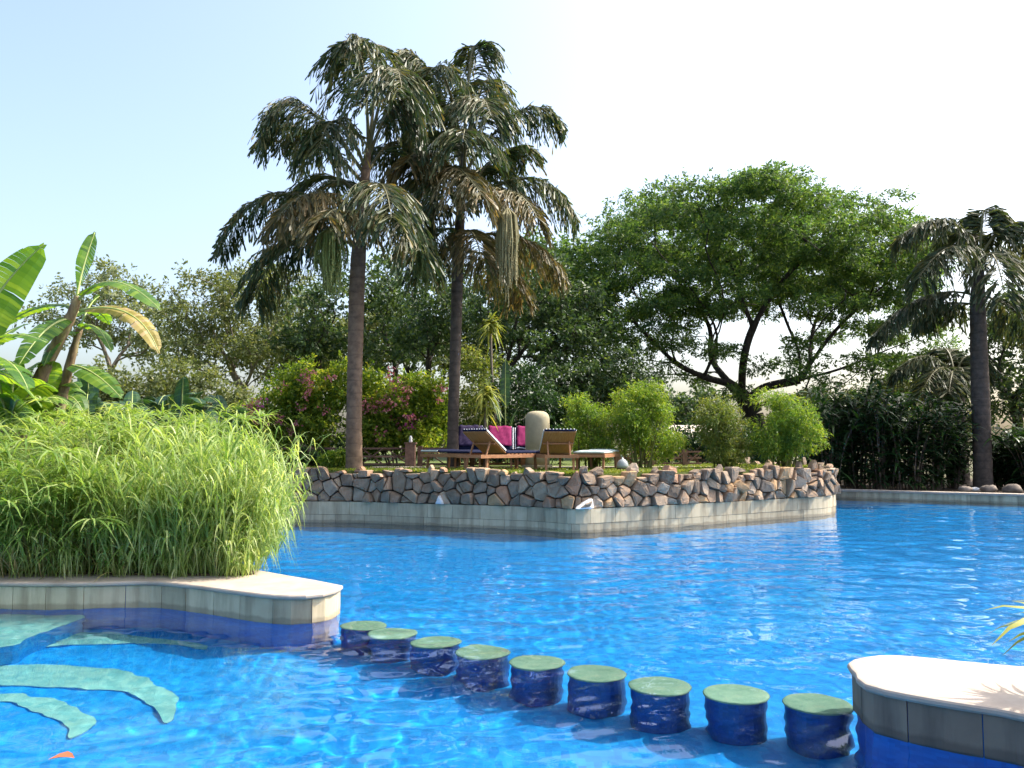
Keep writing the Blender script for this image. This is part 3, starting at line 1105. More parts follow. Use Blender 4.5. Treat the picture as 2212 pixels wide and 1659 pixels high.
def px_crown(D, spots, n, depth=2.5, jitter=0.5):
    """clump centres: spots are (u, v, ru, rv) patches of the crown at distance D, filled in depth too"""
    out = []
    tot = sum(s[2] * s[3] for s in spots)
    for (u, v, ru, rv) in spots:
        k = max(2, int(round(n * ru * rv / tot)))
        for _ in range(k):
            a, r = rng.random() * 6.283, math.sqrt(rng.random())
            p = at(u + ru * r * math.cos(a), v + rv * r * math.sin(a), D)
            dd = rng.uniform(-1, 1) * depth * math.sqrt(max(0.05, 1 - r * r * 0.7))
            out.append((p.x, p.y + dd, p.z))
    return np.array(out)


# ------------------------------------------------------------------ fishtail palms
def frond_mesh(b, c, t, n_pin=22, pin=0.75, droop=0.75, n_leaf=9, lf=0.24, fill=0.97):
    """bipinnate frond along a bent rachis: wedge leaflets on hanging side stalks"""
    R = [np.array(p) for p in bez(b, c, t, 26)]
    Ltot = sum(np.linalg.norm(R[i + 1] - R[i]) for i in range(25))
    stalk = MB().tube(R[::3] + [R[-1]], [0.045 * (1 - 0.85 * i / 9) for i in range(len(R[::3]) + 1)], 5)
    base, axis, LL, WW, ups = [], [], [], [], []
    for i in range(n_pin):
        f = 0.2 + 0.8 * (i + rng.uniform(-0.3, 0.3)) / (n_pin - 1)
        f = min(max(f, 0.15), 0.995)
        k = f * 25
        k0 = min(int(k), 24)
        p = R[k0] * (1 - (k - k0)) + R[k0 + 1] * (k - k0)
        tan = unit(R[k0 + 1] - R[k0])
        side = np.cross(tan, [0, 0, 1.0])
        if np.linalg.norm(side) < 0.15:
            side = np.cross(tan, [0.5, 0.6, 0.2])
        side = unit(side)
        env = pin * (0.45 + 0.75 * math.sin(math.pi * min(1, 0.18 + 0.8 * f))) * (1 if f < 0.93 else 0.8)
        for sg in (-1, 1):
            if rng.random() > fill:
                continue
            ln = env * rng.uniform(0.8, 1.2)
            d0 = unit(side * sg * rng.uniform(0.7, 1.1) + tan * rng.uniform(0.35, 0.75) + np.array([0, 0, rng.uniform(-0.05, 0.4)]))
            dr = droop * rng.uniform(0.7, 1.3)
            m = n_leaf
            q = [p + d0 * ln * s - np.array([0, 0, 1]) * dr * ln * s * s for s in np.linspace(0, 1, 5)]
            stalk.tube(q, [0.011, 0.009, 0.007, 0.005, 0.003], 3, False)
            for j in range(m):
                s = (j + 0.6) / m
                pos = p + d0 * ln * s - np.array([0, 0, 1]) * dr * ln * s * s
                tn = unit(d0 - np.array([0, 0, 2]) * dr * s)
                sd = unit(np.cross(tn, [0.2, 0.1, 1.0]))
                for g in (-1, 1):
                    base.append(pos)
                    axis.append(unit(tn * 0.9 + sd * g * rng.uniform(0.1, 0.4) + np.array([0, 0, -0.4]) + rng.normal(size=3) * 0.1))
                    LL.append(lf * rng.uniform(0.9, 1.8))
                    WW.append(lf * rng.uniform(0.11, 0.24))
                    ups.append(rng.normal(size=3) + np.array([0, 0, 0.5]))
    base, axis, LL, WW, ups = map(np.array, (base, axis, LL, WW, ups))
    side = unit(np.cross(axis, ups))
    e = base + axis * LL[:, None]
    m = base + axis * LL[:, None] * 0.8
    V = np.stack([base, m + side * WW[:, None] / 2, e * 0.96 + base * 0.04, m - side * WW[:, None] / 2], 1).reshape(-1, 3)
    return V, stalk


def add_frond(tree, b, c, t, mat, **k):
    V, stalk = frond_mesh(b, c, t, **k)
    nV = len(V)
    F = [tuple(q) for q in quads(V)] + [tuple(i + nV for i in f) for f in stalk.F]
    mi = [0] * (nV // 4) + [1] * len(stalk.F)
    return link('frond', np.concatenate([V, np.array(stalk.V)]), F, [mat, M['palm_stalk']], tree, mi=mi)


def fruit_bunch(tree, top, length, width, mat, n=70):
    mb = MB()
    T = Vector(top)
    for i in range(n):
        a, r = rng.random() * 6.283, width * math.sqrt(rng.random())
        x, y = r * math.cos(a), r * math.sin(a)
        ln = length * rng.uniform(0.6, 1.0) * (1 - 0.35 * (r / width) ** 2)
        pts = [T + Vector((x * 0.15, y * 0.15, 0.12)), T + Vector((x * 0.8, y * 0.8, -0.05)), T + Vector((x + rng.normal() * 0.02, y + rng.normal() * 0.02, -ln * 0.5)), T + Vector((x * 0.85 + rng.normal() * 0.04, y * 0.85 + rng.normal() * 0.04, -ln))]
        mb.tube(pts, [0.012, 0.016, 0.017, 0.008], 4, False)
        for _ in range(14):
            s = rng.uniform(0.1, 1.0)
            p = pts[1].lerp(pts[3], s) + Vector(rng.normal(size=3) * 0.012)
            k = 0.02
            mb.add([p + Vector((k, 0, 0)), p + Vector((-k, 0, 0)), p + Vector((0, k, 0)), p + Vector((0, -k, 0)), p + Vector((0, 0, k)), p + Vector((0, 0, -k))],
                   [(0, 2, 4), (2, 1, 4), (1, 3, 4), (3, 0, 4), (2, 0, 5), (1, 2, 5), (3, 1, 5), (0, 3, 5)])
    return mb.build('fruit_bunch', mat, tree)


def palm_trunk(tree, pts, rad, mat, n=18, name='trunk'):
    C = catmull(pts, 16)
    R = np.interp(np.linspace(0, 1, len(C)), np.linspace(0, 1, len(rad)), rad)
    # leaf-scar rings
    for i in range(len(C)):
        R[i] *= 1 + 0.03 * (rng.random() < 0.25) + rng.uniform(-0.015, 0.015)
    return MB().tube([Vector(p) for p in C], list(R), n).build(name, mat, tree, smooth=True)


# ---- palm with the green fruit tassel (standing at the wall)
def fish_palm(label, D, trunk_uv, trunk_r, fronds, bunches, tmat, group, extra=8, lf=0.24, leafmats=('palm_leaf', 'palm_dry'), fibre=None, scale=1.0):
    pts = [at(u, v, D) for u, v in trunk_uv]
    pts[0].z = min(pts[0].z, LAWN if D < 21 else 0.2) - 0.03
    t = thing('fishtail_palm', label, 'palm tree', tuple(pts[0]), group)
    palm_trunk(t, pts, trunk_r, tmat)
    if fibre:
        fp = [at(u, v, D) for u, v in fibre]
        palm_trunk(t, fp, [trunk_r[-1] * 1.02, trunk_r[-1] * 1.25, trunk_r[-1] * 1.1, trunk_r[-1] * 0.7], M['palm_fibre'], name='leaf_sheath')
    for (u0, v0, u1, v1, u2, v2, dd, dry, kw) in fronds:
        b = at(u0, v0, D)
        c = at(u1, v1, D + dd * 0.6)
        e = at(u2, v2, D + dd)
        k = dict(n_pin=24, pin=0.8 * scale, droop=0.8, n_leaf=8, lf=lf)
        k.update(kw)
        k['n_pin'] = int(k['n_pin'] * 1.35)
        k['pin'] *= 0.94
        add_frond(t, b, c, e, M[leafmats[1] if dry else leafmats[0]], **k)
    for (u, v, ln, w, dd, m) in bunches:
        fruit_bunch(t, at(u, v, D + dd), ln, w, M[m])
    return t


PD1, PD2 = 18.4, 20.2
fish_palm('fishtail palm with thick ringed trunk rising from the wall edge', PD1,
          [(765, 1012), (765, 900), (767, 780), (770, 660), (774, 560), (785, 430), (795, 320)], [0.19, 0.17, 0.168, 0.175, 0.17, 0.13, 0.07],
          [  # base u,v   control     tip      depth  dry
              (796, 330, 792, 40, 740, 95, -0.8, 0, dict(n_pin=26, pin=1.0, droop=1.0)),
              (796, 330, 830, 20, 800, 120, 0.9, 0, dict(pin=1.0, droop=1.0)),
              (796, 330, 850, 60, 868, 190, -1.4, 0, dict(pin=0.95, droop=0.95)),
              (796, 340, 870, 130, 890, 290, 0.3, 0, dict(pin=0.95, droop=0.95)),
              (792, 370, 720, 180, 690, 320, -1.2, 0, dict(pin=0.9, droop=0.9)),
              (784, 440, 720, 330, 650, 430, 2.2, 0, dict(pin=0.9)),
              (790, 380, 640, 150, 572, 265, -0.6, 0, dict(n_pin=28, pin=1.0, droop=0.8)),
              (788, 400, 640, 220, 600, 300, 1.6, 0, dict(pin=0.95)),
              (780, 470, 560, 340, 476, 540, 0.2, 0, dict(n_pin=30, pin=0.55, droop=0.7, n_leaf=6)),
              (780, 480, 680, 360, 600, 470, -1.6, 1, dict(pin=0.85)),
              (778, 500, 700, 420, 640, 500, 1.0, 0, dict(pin=0.8)),
              (776, 530, 600, 470, 552, 640, 0.6, 0, dict(n_pin=30, pin=0.95, droop=0.75)),
              (785, 440, 830, 340, 845, 470, -2.4, 0, dict(pin=0.85, droop=0.9)),
              (780, 490, 870, 420, 905, 540, -1.2, 0, dict(pin=0.85)),
              (790, 380, 860, 250, 880, 350, 1.8, 0, dict(pin=0.9)),
              (778, 510, 740, 420, 700, 470, -2.4, 1, dict(pin=0.7)),
          ],
          [(716, 505, 1.45, 0.34, -1.7, 'fruit')],
          M['palm_trunk'], 'fishtail palms on the terrace', fibre=[(771, 640), (774, 580), (777, 530), (782, 470)])

fish_palm('fishtail palm with slim dark trunk behind the sun loungers', PD2,
          [(978, 985), (979, 900), (983, 780), (986, 680), (989, 570), (995, 450), (1002, 330)], [0.15, 0.135, 0.138, 0.14, 0.15, 0.11, 0.06],
          [
              (1002, 340, 1015, 60, 1028, 105, 0.5, 0, dict(n_pin=28, pin=0.95, droop=0.9)),
              (1002, 340, 920, 80, 872, 125, 0.2, 0, dict(n_pin=26, pin=0.85, droop=0.9)),
              (1002, 340, 960, 90, 925, 160, -1.2, 0, dict(pin=0.9, droop=0.9)),
              (1000, 360, 1030, 140, 1060, 250, -1.5, 0, dict(pin=0.95)),
              (1000, 370, 960, 230, 930, 330, 2.0, 0, dict(pin=0.95)),
              (1002, 350, 900, 150, 860, 260, 1.2, 0, dict(pin=0.9)),
              (1002, 345, 1050, 110, 1045, 200, 1.5, 0, dict(pin=0.9)),
              (998, 420, 1060, 300, 1090, 420, 2.0, 0, dict(pin=0.85)),
              (1000, 380, 1130, 170, 1212, 262, 0.2, 0, dict(n_pin=28, pin=0.7, droop=0.85)),
              (998, 420, 1110, 280, 1140, 330, 1.4, 0, dict(pin=0.7)),
              (996, 450, 1160, 320, 1238, 455, -0.4, 0, dict(n_pin=28, pin=0.7, droop=0.9)),
              (996, 460, 1110, 360, 1160, 470, -1.4, 1, dict(pin=0.75)),
              (992, 520, 1130, 470, 1212, 590, 0.4, 1, dict(n_pin=28, pin=0.7)),
              (992, 540, 1080, 540, 1130, 640, 1.8, 1, dict(pin=0.6)),
              (998, 400, 900, 290, 880, 350, -1.8, 1, dict(n_pin=28, pin=0.75, droop=1.0)),
              (998, 410, 960, 310, 1040, 420, -2.4, 1, dict(n_pin=28, pin=0.8, droop=1.0)),
              (996, 430, 900, 350, 845, 450, 0.8, 0, dict(pin=0.85)),
              (994, 470, 930, 400, 890, 520, -1.0, 0, dict(pin=0.85)),
              (992, 500, 940, 470, 920, 580, 1.4, 0, dict(pin=0.8)),
              (992, 520, 1020, 460, 1040, 560, -1.8, 1, dict(pin=0.7)),
              (1000, 390, 1010, 230, 1000, 300, -2.4, 0, dict(pin=0.9)),
              (998, 420, 940, 300, 960, 420, -2.0, 0, dict(pin=0.9)),
          ],
          [(1096, 462, 2.2, 0.26, -1.9, 'fruit_dry'), (918, 535, 1.1, 0.24, -1.4, 'fruit'), (1060, 540, 0.7, 0.15, 0.6, 'fruit')],
          M['palm_trunk_dark'], 'fishtail palms on the terrace', fibre=[(986, 640), (989, 590), (992, 540), (996, 480)])

PD3 = 25.5
fish_palm('dark fishtail palm growing at the far pool edge', PD3,
          [(2124, 1075), (2122, 980), (2118, 860), (2114, 740), (2112, 640), (2116, 560)], [0.29, 0.26, 0.26, 0.24, 0.21, 0.12],
          [
              (2116, 560, 2125, 400, 2130, 480, 0.6, 0, dict(pin=0.75)),
              (2116, 560, 2060, 420, 1945, 510, 0.2, 0, dict(n_pin=30, pin=0.85, droop=0.8)),
              (2116, 570, 2060, 480, 1985, 600, -1.2, 0, dict(pin=0.9)),
              (2116, 560, 2180, 430, 2230, 520, 0.2, 0, dict(pin=0.85)),
              (2116, 570, 2180, 490, 2240, 620, -1.0, 0, dict(pin=0.85)),
              (2116, 570, 2150, 500, 2170, 640, -2.4, 0, dict(pin=0.8)),
              (2114, 640, 2000, 600, 1890, 720, 0.4, 0, dict(n_pin=28, pin=0.7, droop=0.85)),
              (2114, 660, 2040, 640, 1990, 690, 1.8, 0, dict(pin=0.6)),
              (2114, 560, 2090, 440, 2060, 540, 2.0, 0, dict(pin=0.85)),
              (2114, 640, 2190, 640, 2260, 760, 0.6, 0, dict(pin=0.7)),
          ],
          [], M['palm_trunk_dark'], None, lf=0.3, leafmats=('palm_far', 'palm_far'), scale=1.0)
PD4 = 30.0
fish_palm('stocky palm with drooping fronds half hidden behind the far hedge', PD4,
          [(2070, 1000), (2066, 930), (2062, 860), (2062, 810)], [0.36, 0.33, 0.33, 0.2],
          [
              (2062, 815, 2010, 730, 1935, 800, 0.2, 0, dict(pin=0.7)), (2062, 815, 2030, 760, 1990, 850, -1.5, 0, dict(pin=0.7)),
              (2062, 815, 2090, 730, 2120, 800, 0.4, 0, dict(pin=0.7)), (2062, 815, 2050, 720, 2020, 770, 1.4, 0, dict(pin=0.7)),
              (2062, 815, 2080, 760, 2090, 850, -1.6, 0, dict(pin=0.7)), (2062, 820, 2060, 770, 2050, 850, -2.0, 0, dict(pin=0.7)),
          ], [], M['palm_trunk_dark'], None, lf=0.3, leafmats=('palm_far', 'palm_far'))

# ------------------------------------------------------------------ the great rain tree
RD = 38.0
out_u = [1225, 1275, 1340, 1390, 1480, 1560, 1640, 1720, 1780, 1860, 1940, 1995]
out_v = [575, 478, 432, 400, 410, 386, 396, 440, 414, 446, 470, 580]
low_v = [660, 660, 630, 620, 610, 620, 630, 640, 630, 640, 640, 670]
ends, radii = [], []
for _ in range(430):
    u = rng.uniform(1232, 1990)
    y = rng.uniform(-1, 1)
    x = (u - 1610) / 385
    if x * x + y * y > 1.05:
        continue
    tv, lv = np.interp(u, out_u, out_v), np.interp(u, out_u, low_v)
    f = rng.random() ** 1.35
    v = tv + 16 + (lv - tv) * (0.10 + 0.8 * f) * (1 - 0.3 * y * y) + 60 * y * y
    p = at(u, v, RD)
    ends.append((p.x, p.y + y * 7.0, p.z))
    radii.append((rng.uniform(0.8, 1.5), rng.uniform(0.8, 1.5), rng.uniform(0.2, 0.38)))
for (u, v, d) in [(1290, 690, -2), (1340, 720, -1), (1390, 660, 1), (1430, 640, -2), (1450, 730, 1.5), (1500, 690, -2), (1530, 770, -1.5), (1480, 800, 2), (1410, 790, -1), (1600, 800, -2.5), (1560, 850, -2),
                  (1700, 790, -3), (1760, 830, -2), (1830, 800, -2), (1890, 780, -1), (1940, 740, 0), (1980, 790, 1), (1850, 850, 0), (1900, 690, 2), (1960, 650, -1), (1780, 720, 3), (1820, 680, -3),
                  (1680, 760, -3), (1720, 860, -2.5), (1800, 870, 1), (1350, 800, 1), (1310, 620, 0), (1250, 610, 1), (1640, 650, -3), (1570, 640, 3), (1500, 620, -3), (1740, 640, -3.5), (1930, 850, 1), (1990, 850, 0),
                  (1270, 640, -3), (1240, 590, 2), (1300, 600, 3), (1350, 640, -4), (1330, 700, 3), (1380, 690, -4), (1420, 700, 4), (1460, 650, 4), (1260, 730, 0), (1300, 780, -1), (1220, 660, -1),
                  (1490, 640, -5), (1550, 680, -5), (1620, 640, 5), (1660, 690, -5), (1700, 650, 4), (1750, 680, -4), (1800, 640, 4), (1870, 640, -4), (1910, 640, 3), (1950, 700, -3), (2000, 620, 0), (2020, 680, 1), (2040, 740, 0),
                  (1870, 820, -3), (1790, 790, -4), (1660, 820, -4), (1500, 770, -4), (1440, 760, -3), (1400, 820, 2), (1960, 820, -2), (1900, 870, -1), (1690, 870, -3), (1540, 810, 3), (1600, 740, 4), (1760, 760, 4)]:
    p = at(u, v, RD)
    ends.append((p.x, p.y + d, p.z))
    radii.append((rng.uniform(0.7, 1.2), rng.uniform(0.7, 1.2), rng.uniform(0.25, 0.4)))

k = 0
while k < 75:
    u, v = rng.uniform(1240, 2010), rng.uniform(610, 830)
    if v > 650 + 190 * abs(u - 1620) / 380 or (1640 < u < 1720 and v > 660):
        continue
    p = at(u, v, RD)
    ends.append((p.x, p.y + rng.uniform(-5, 5), p.z))
    radii.append((rng.uniform(0.6, 1.2), rng.uniform(0.6, 1.2), rng.uniform(0.16, 0.3)))
    k += 1


def ln(*pts):
    out = []
    for u, v, d in pts:
        p = at(u, v, RD)
        out.append((p.x, p.y + d, p.z))
    return out


rb = at(1635, 985, RD)
trunk = [(rb.x, rb.y, 0.15)] + ln((1632, 930, 0), (1625, 895, 0), (1612, 868, 0))
limbs = [ln((1612, 868, 0), (1575, 835, -0.5), (1510, 818, -1), (1450, 790, -1.2), (1395, 735, -1), (1330, 660, -0.5)),
         ln((1612, 868, 0), (1650, 838, 0), (1720, 822, -0.5), (1800, 800, -1), (1900, 760, -0.8), (1970, 735, -0.3)),
         ln((1600, 858, -0.2), (1586, 790, -1.5), (1600, 720, -2), (1640, 640, -3), (1690, 580, -4)),
         ln((1575, 835, -0.5), (1555, 770, 1.5), (1560, 690, 2.5), (1520, 610, 3), (1470, 550, 3.5)),
         ln((1720, 822, -0.5), (1725, 760, 0), (1706, 690, 0.5), (1690, 610, 1), (1700, 520, 1)),
         ln((1720, 822, -0.5), (1770, 740, -1), (1830, 670, -1.5), (1900, 615, -1.5), (1960, 590, -1)),
         ln((1740, 800, -0.5), (1800, 690, 2.5), (1850, 610, 3.5), (1880, 540, 4)),
         ln((1510, 818, -1), (1520, 740, -2.5), (1470, 660, -3), (1400, 590, -3.5)),
         ln((1450, 790, -1.2), (1380, 775, 0), (1310, 745, 0.5), (1250, 680, 1)),
         ln((1600, 720, -2), (1570, 640, -2), (1590, 560, -1), (1600, 480, 0))]
broad_tree('rain_tree', 'huge spreading rain tree with dark forked limbs and wide umbrella crown', (rb.x, rb.y, 0.15), trunk, ends, radii,
           M['rain_leaf'], M['dark_bark'], 0.17, 0.065, 30, 17, 0.5, limbs, flat=0.35, droop=0.15, tip=0.012, alpha=0.35, sag=0.05)


# ------------------------------------------------------------------ other trees behind the terrace
def simple_tree(name, label, D, base_uv, fork_uv, spots, n, leaf, bark, L, W, ns, nl, tr, rad=(0.5, 0.9), flat=0.5, depth=2.5, group=None, z0=0.15, rz=0.6, extra_forks=()):
    E = px_crown(D, spots, int(n * 1.45), depth)
    R_ = np.stack([rng.uniform(*rad, len(E)), rng.uniform(*rad, len(E)), rng.uniform(*rad, len(E)) * rz], 1)
    b = at(*base_uv, D)
    b.z = z0
    f = at(*fork_uv, D)
    tr_pts = [tuple(b), tuple(b.lerp(f, 0.35) + Vector((rng.uniform(-.15, .15), 0, 0))), tuple(b.lerp(f, 0.7) + Vector((rng.uniform(-.15, .15), 0, 0))), tuple(f)]
    lb = []
    for ef in extra_forks:
        lb.append([tuple(f)] + [tuple(at(u, v, D + dd)) for u, v, dd in ef])
    return broad_tree(name, label, tuple(b), tr_pts, E, R_, leaf, bark, L, W, ns, nl, tr, lb, group, flat=flat)


simple_tree('broadleaf_tree', 'pale thin-leaved tree rising beyond the banana plants', 36, (235, 960), (240, 800), [(215, 620, 55, 45), (300, 640, 60, 45), (250, 700, 90, 60), (150, 690, 60, 50), (330, 720, 60, 60)], 46,
            M['pale_leaf'], M['grey_bark'], 0.17, 0.085, 16, 10, 0.16, (0.5, 0.9))
simple_tree('broadleaf_tree', 'olive tree with bare grey branches beside the palm', 33, (520, 960), (525, 845), [(500, 600, 70, 40), (450, 660, 80, 60), (540, 680, 60, 70), (470, 750, 90, 60), (410, 720, 60, 60), (560, 770, 45, 50)], 70,
            M['olive_leaf'], M['grey_bark'], 0.15, 0.07, 18, 10, 0.2, (0.45, 0.85), extra_forks=[[(560, 770, -1), (600, 690, -1.5)], [(490, 780, 0.5), (450, 690, 0)]])
simple_tree('broadleaf_tree', 'pale hazy tree between the olive tree and the palm', 44, (610, 960), (615, 790), [(620, 640, 60, 60), (580, 610, 50, 40), (650, 700, 60, 60)], 34,
            M['pale_leaf'], M['grey_bark'], 0.2, 0.1, 14, 10, 0.17, (0.6, 1.0), extra_forks=[[(640, 720, 0), (655, 660, 0)], [(595, 740, -1), (585, 680, -1)]])
simple_tree('broadleaf_tree', 'slim dark tree seen through the gap beside the thick palm trunk', 34, (692, 960), (690, 800), [(680, 700, 60, 60), (720, 640, 50, 50), (650, 750, 45, 45)], 34,
            M['dark_leaf'], M['dark_bark'], 0.19, 0.1, 12, 9, 0.12, (0.5, 0.85))
simple_tree('broadleaf_tree', 'loose dark-leaved tree between the two tall palms', 36, (850, 960), (855, 800), [(860, 680, 70, 60), (830, 610, 60, 45), (900, 740, 50, 50), (810, 750, 45, 50)], 50,
            M['dark_leaf'], M['dark_bark'], 0.2, 0.1, 12, 9, 0.12, (0.5, 0.9), extra_forks=[[(835, 730, 0), (820, 660, 0)], [(880, 730, 1), (900, 660, 1)]])
simple_tree('broadleaf_tree', 'tree with two straight dark stems beside the slim palm trunk', 32, (928, 960), (926, 780), [(930, 640, 55, 70), (960, 700, 50, 60), (905, 730, 30, 40)], 40,
            M['dark_leaf'], M['dark_bark'], 0.18, 0.09, 12, 9, 0.12, (0.45, 0.8), extra_forks=[[(922, 720, 0), (915, 650, 0)], [(950, 720, 0.5), (960, 640, 0.5)]])
simple_tree('broadleaf_tree', 'dark leaning tree with thin branches behind the dracaena', 31, (1085, 960), (1090, 810), [(1150, 600, 70, 60), (1210, 650, 80, 60), (1120, 690, 50, 50), (1250, 720, 60, 50), (1190, 760, 60, 40), (1040, 640, 40, 60)], 84,
            M['dark_leaf'], M['dark_bark'], 0.17, 0.085, 14, 10, 0.15, (0.45, 0.85), extra_forks=[[(1110, 720, -1), (1130, 640, -1)], [(1160, 720, 0.5), (1220, 660, 1)], [(1085, 740, 1), (1100, 660, 1)]])
simple_tree('broadleaf_tree', 'low bushy dark tree leaning under the rain tree limbs', 30, (1250, 980), (1245, 880), [(1240, 840, 110, 50), (1320, 800, 80, 45), (1180, 850, 60, 60), (1380, 840, 50, 40), (1300, 880, 80, 40)], 70,
            M['dark_leaf'], M['dark_bark'], 0.15, 0.08, 16, 10, 0.14, (0.45, 0.8))
simple_tree('broadleaf_tree', 'far blue-green tree glimpsed between the bamboo shrubs', 60, (1480, 960), (1480, 935), [(1480, 900, 55, 40), (1440, 870, 40, 35), (1530, 880, 40, 35)], 30,
            M['dark_leaf'], M['dark_bark'], 0.3, 0.16, 14, 10, 0.2, (0.8, 1.3))
simple_tree('broadleaf_tree', 'dark tree standing behind the far palm trunk', 31, (2195, 1000), (2192, 860), [(2200, 700, 60, 60), (2170, 760, 50, 50), (2240, 640, 60, 50), (2215, 830, 60, 50), (2160, 860, 40, 40)], 56,
            M['dark_leaf'], M['dark_bark'], 0.18, 0.09, 14, 10, 0.2, (0.5, 0.9))
simple_tree('broadleaf_tree', 'tree with rust-tinged leaves behind the dark hedge', 36, (1965, 1000), (1965, 950), [(1960, 860, 70, 45), (2010, 900, 50, 40), (1910, 900, 50, 40)], 44,
            M['olive_leaf'], M['bark'], 0.17, 0.09, 14, 10, 0.14, (0.5, 0.9))
simple_tree('broadleaf_tree', 'light green bushy tree between rain tree and dark hedge', 33, (1810, 1000), (1810, 960), [(1800, 885, 60, 45), (1850, 910, 50, 40), (1760, 900, 40, 50)], 44,
            M['olive_leaf'], M['bark'], 0.15, 0.08, 14, 10, 0.14, (0.45, 0.8))
simple_tree('broadleaf_tree', 'full green tree filling the gap low between the tall palms', 42, (880, 960), (880, 830), [(880, 730, 90, 50), (820, 700, 60, 60), (960, 760, 60, 45), (760, 760, 60, 50)], 60,
            M['olive_leaf'], M['dark_bark'], 0.22, 0.11, 14, 10, 0.2, (0.6, 1.1))
simple_tree('broadleaf_tree', 'round dark tree beyond the slim palm and dracaena', 44, (1040, 960), (1040, 830), [(1040, 690, 70, 60), (1010, 760, 50, 50), (1090, 740, 60, 60)], 50,
            M['dark_leaf'], M['dark_bark'], 0.22, 0.11, 14, 10, 0.2, (0.6, 1.1))
simple_tree('broadleaf_tree', 'green tree between the olive tree and the thick palm trunk', 40, (660, 960), (660, 840), [(670, 760, 70, 50), (610, 770, 60, 50), (720, 740, 40, 60)], 46,
            M['olive_leaf'], M['dark_bark'], 0.2, 0.1, 14, 10, 0.18, (0.55, 1.0))
simple_tree('broadleaf_tree', 'dark tree whose crown meets the left side of the rain tree', 36, (1190, 960), (1195, 800), [(1200, 580, 70, 50), (1160, 540, 50, 35), (1250, 640, 60, 50), (1140, 640, 50, 50), (1280, 700, 50, 50)], 60,
            M['rain_leaf'], M['dark_bark'], 0.19, 0.085, 16, 11, 0.18, (0.6, 1.0), extra_forks=[[(1170, 700, 0), (1160, 600, 0)], [(1230, 720, 1), (1250, 640, 1)]])
# ------------------------------------------------------------------ shrubs
def shrub(name, label, D, spots, n, leaf, L, W, ns, nl, rad=(0.2, 0.4), depth=0.8, group=None, base=LAWN, flowers=(), stems=8, stem_mat='bark', droop=0.1, flat=0.8, cat='shrub', rz=0.8):
    E = px_crown(D, spots, n, depth)
    E[:, 2] = np.maximum(E[:, 2], base + 0.12)
    R_ = np.stack([rng.uniform(*rad, len(E)), rng.uniform(*rad, len(E)), rng.uniform(*rad, len(E)) * rz], 1)
    c = E.mean(0)
    t = thing(name, label, cat, (c[0], c[1], base), group)
    mb = MB()
    for e in E[rng.permutation(len(E))[:stems]]:
        g = Vector((c[0] + (e[0] - c[0]) * 0.35 + rng.normal() * 0.1, c[1] + (e[1] - c[1]) * 0.35, base - 0.02))
        mb.tube(bez(g, (g.x * 0.6 + e[0] * 0.4, g.y * 0.6 + e[1] * 0.4, e[2] * 0.75 + base * 0.25), e, 5), [0.025, 0.02, 0.015, 0.012, 0.008], 5, False)
    mb.build('stems', M[stem_mat], t)
    V = clump_leaves(E, R_, ns, nl, L, W, flat, droop, 0.6)
    link('foliage', V, quads(V), leaf, t)
    for (u, v, r, k, m) in flowers:
        p = at(u, v, D - depth * 0.85)
        C = np.array([p])[None].repeat(max(1, k), 1).reshape(-1, 3) + rng.normal(size=(max(1, k), 3)) * r
        V = clump_leaves(C, np.full((len(C), 3), 0.14), 5, 5, 0.062, 0.055, 1, 0, 1.0)
        link('blossom', V, quads(V), M[m], t)
    return t


shrub('bougainvillea', 'tall yellow-green bougainvillea with pink blooms left of the thick palm trunk', 21.5,
      [(680, 850, 75, 60), (620, 900, 70, 60), (700, 930, 60, 60), (570, 930, 50, 60), (740, 830, 35, 45), (560, 980, 60, 35), (640, 830, 50, 40), (650, 980, 80, 30)], 185, M['bougain_leaf'], 0.1, 0.06, 15, 10, (0.2, 0.4), 1.0,
      flowers=[(float(rng.normal(670, 22)), float(rng.normal(838, 14)), 0.16, 2, 'bougain_flower') for _ in range(5)] + [(float(rng.normal(552, 18)), float(rng.normal(895, 14)), 0.16, 2, 'bougain_flower') for _ in range(6)]
      + [(570, 882, 0.06, 2, 'magenta_flower'), (655, 962, 0.06, 2, 'bougain_flower'), (630, 915, 0.1, 2, 'bougain_flower'), (700, 905, 0.1, 1, 'bougain_flower')])
shrub('bougainvillea', 'rosy bougainvillea spreading between the two palm trunks', 21.8,
      [(850, 850, 70, 50), (900, 890, 60, 60), (830, 910, 45, 50), (940, 870, 30, 50), (870, 950, 90, 35), (800, 850, 35, 50), (810, 930, 40, 50), (940, 940, 40, 40)], 165, M['bougain_leaf'], 0.1, 0.06, 15, 10, (0.2, 0.38), 1.0,
      flowers=[(float(rng.normal(850, 26)), float(rng.normal(885, 30)), 0.16, 2, 'bougain_flower') for _ in range(10)] + [(853, 830, 0.06, 3, 'magenta_flower'), (890, 908, 0.12, 3, 'magenta_flower'), (828, 942, 0.1, 3, 'bougain_flower'), (795, 870, 0.14, 3, 'bougain_flower'), (955, 850, 0.06, 2, 'bougain_flower')])
shrub('leafy_shrub', 'dark shrub at the foot of the bougainvillea by the railing', 20.8, [(700, 985, 70, 22), (620, 990, 50, 18)], 40, M['dark_leaf'], 0.1, 0.055, 12, 9, (0.15, 0.28), 0.5)
shrub('leafy_shrub', 'pale green low plant at the foot of the thick palm trunk', 18.9, [(728, 994, 28, 13)], 14, M['bamboo_leaf'], 0.08, 0.05, 12, 9, (0.1, 0.18), 0.2)
shrub('leafy_shrub', 'yellow-green shrub behind the slim palm trunk', 23, [(1030, 800, 50, 40), (1060, 880, 60, 60), (1000, 900, 40, 60), (1050, 950, 60, 40)], 70, M['bamboo_dull'], 0.1, 0.045, 14, 10, (0.22, 0.4), 0.8)
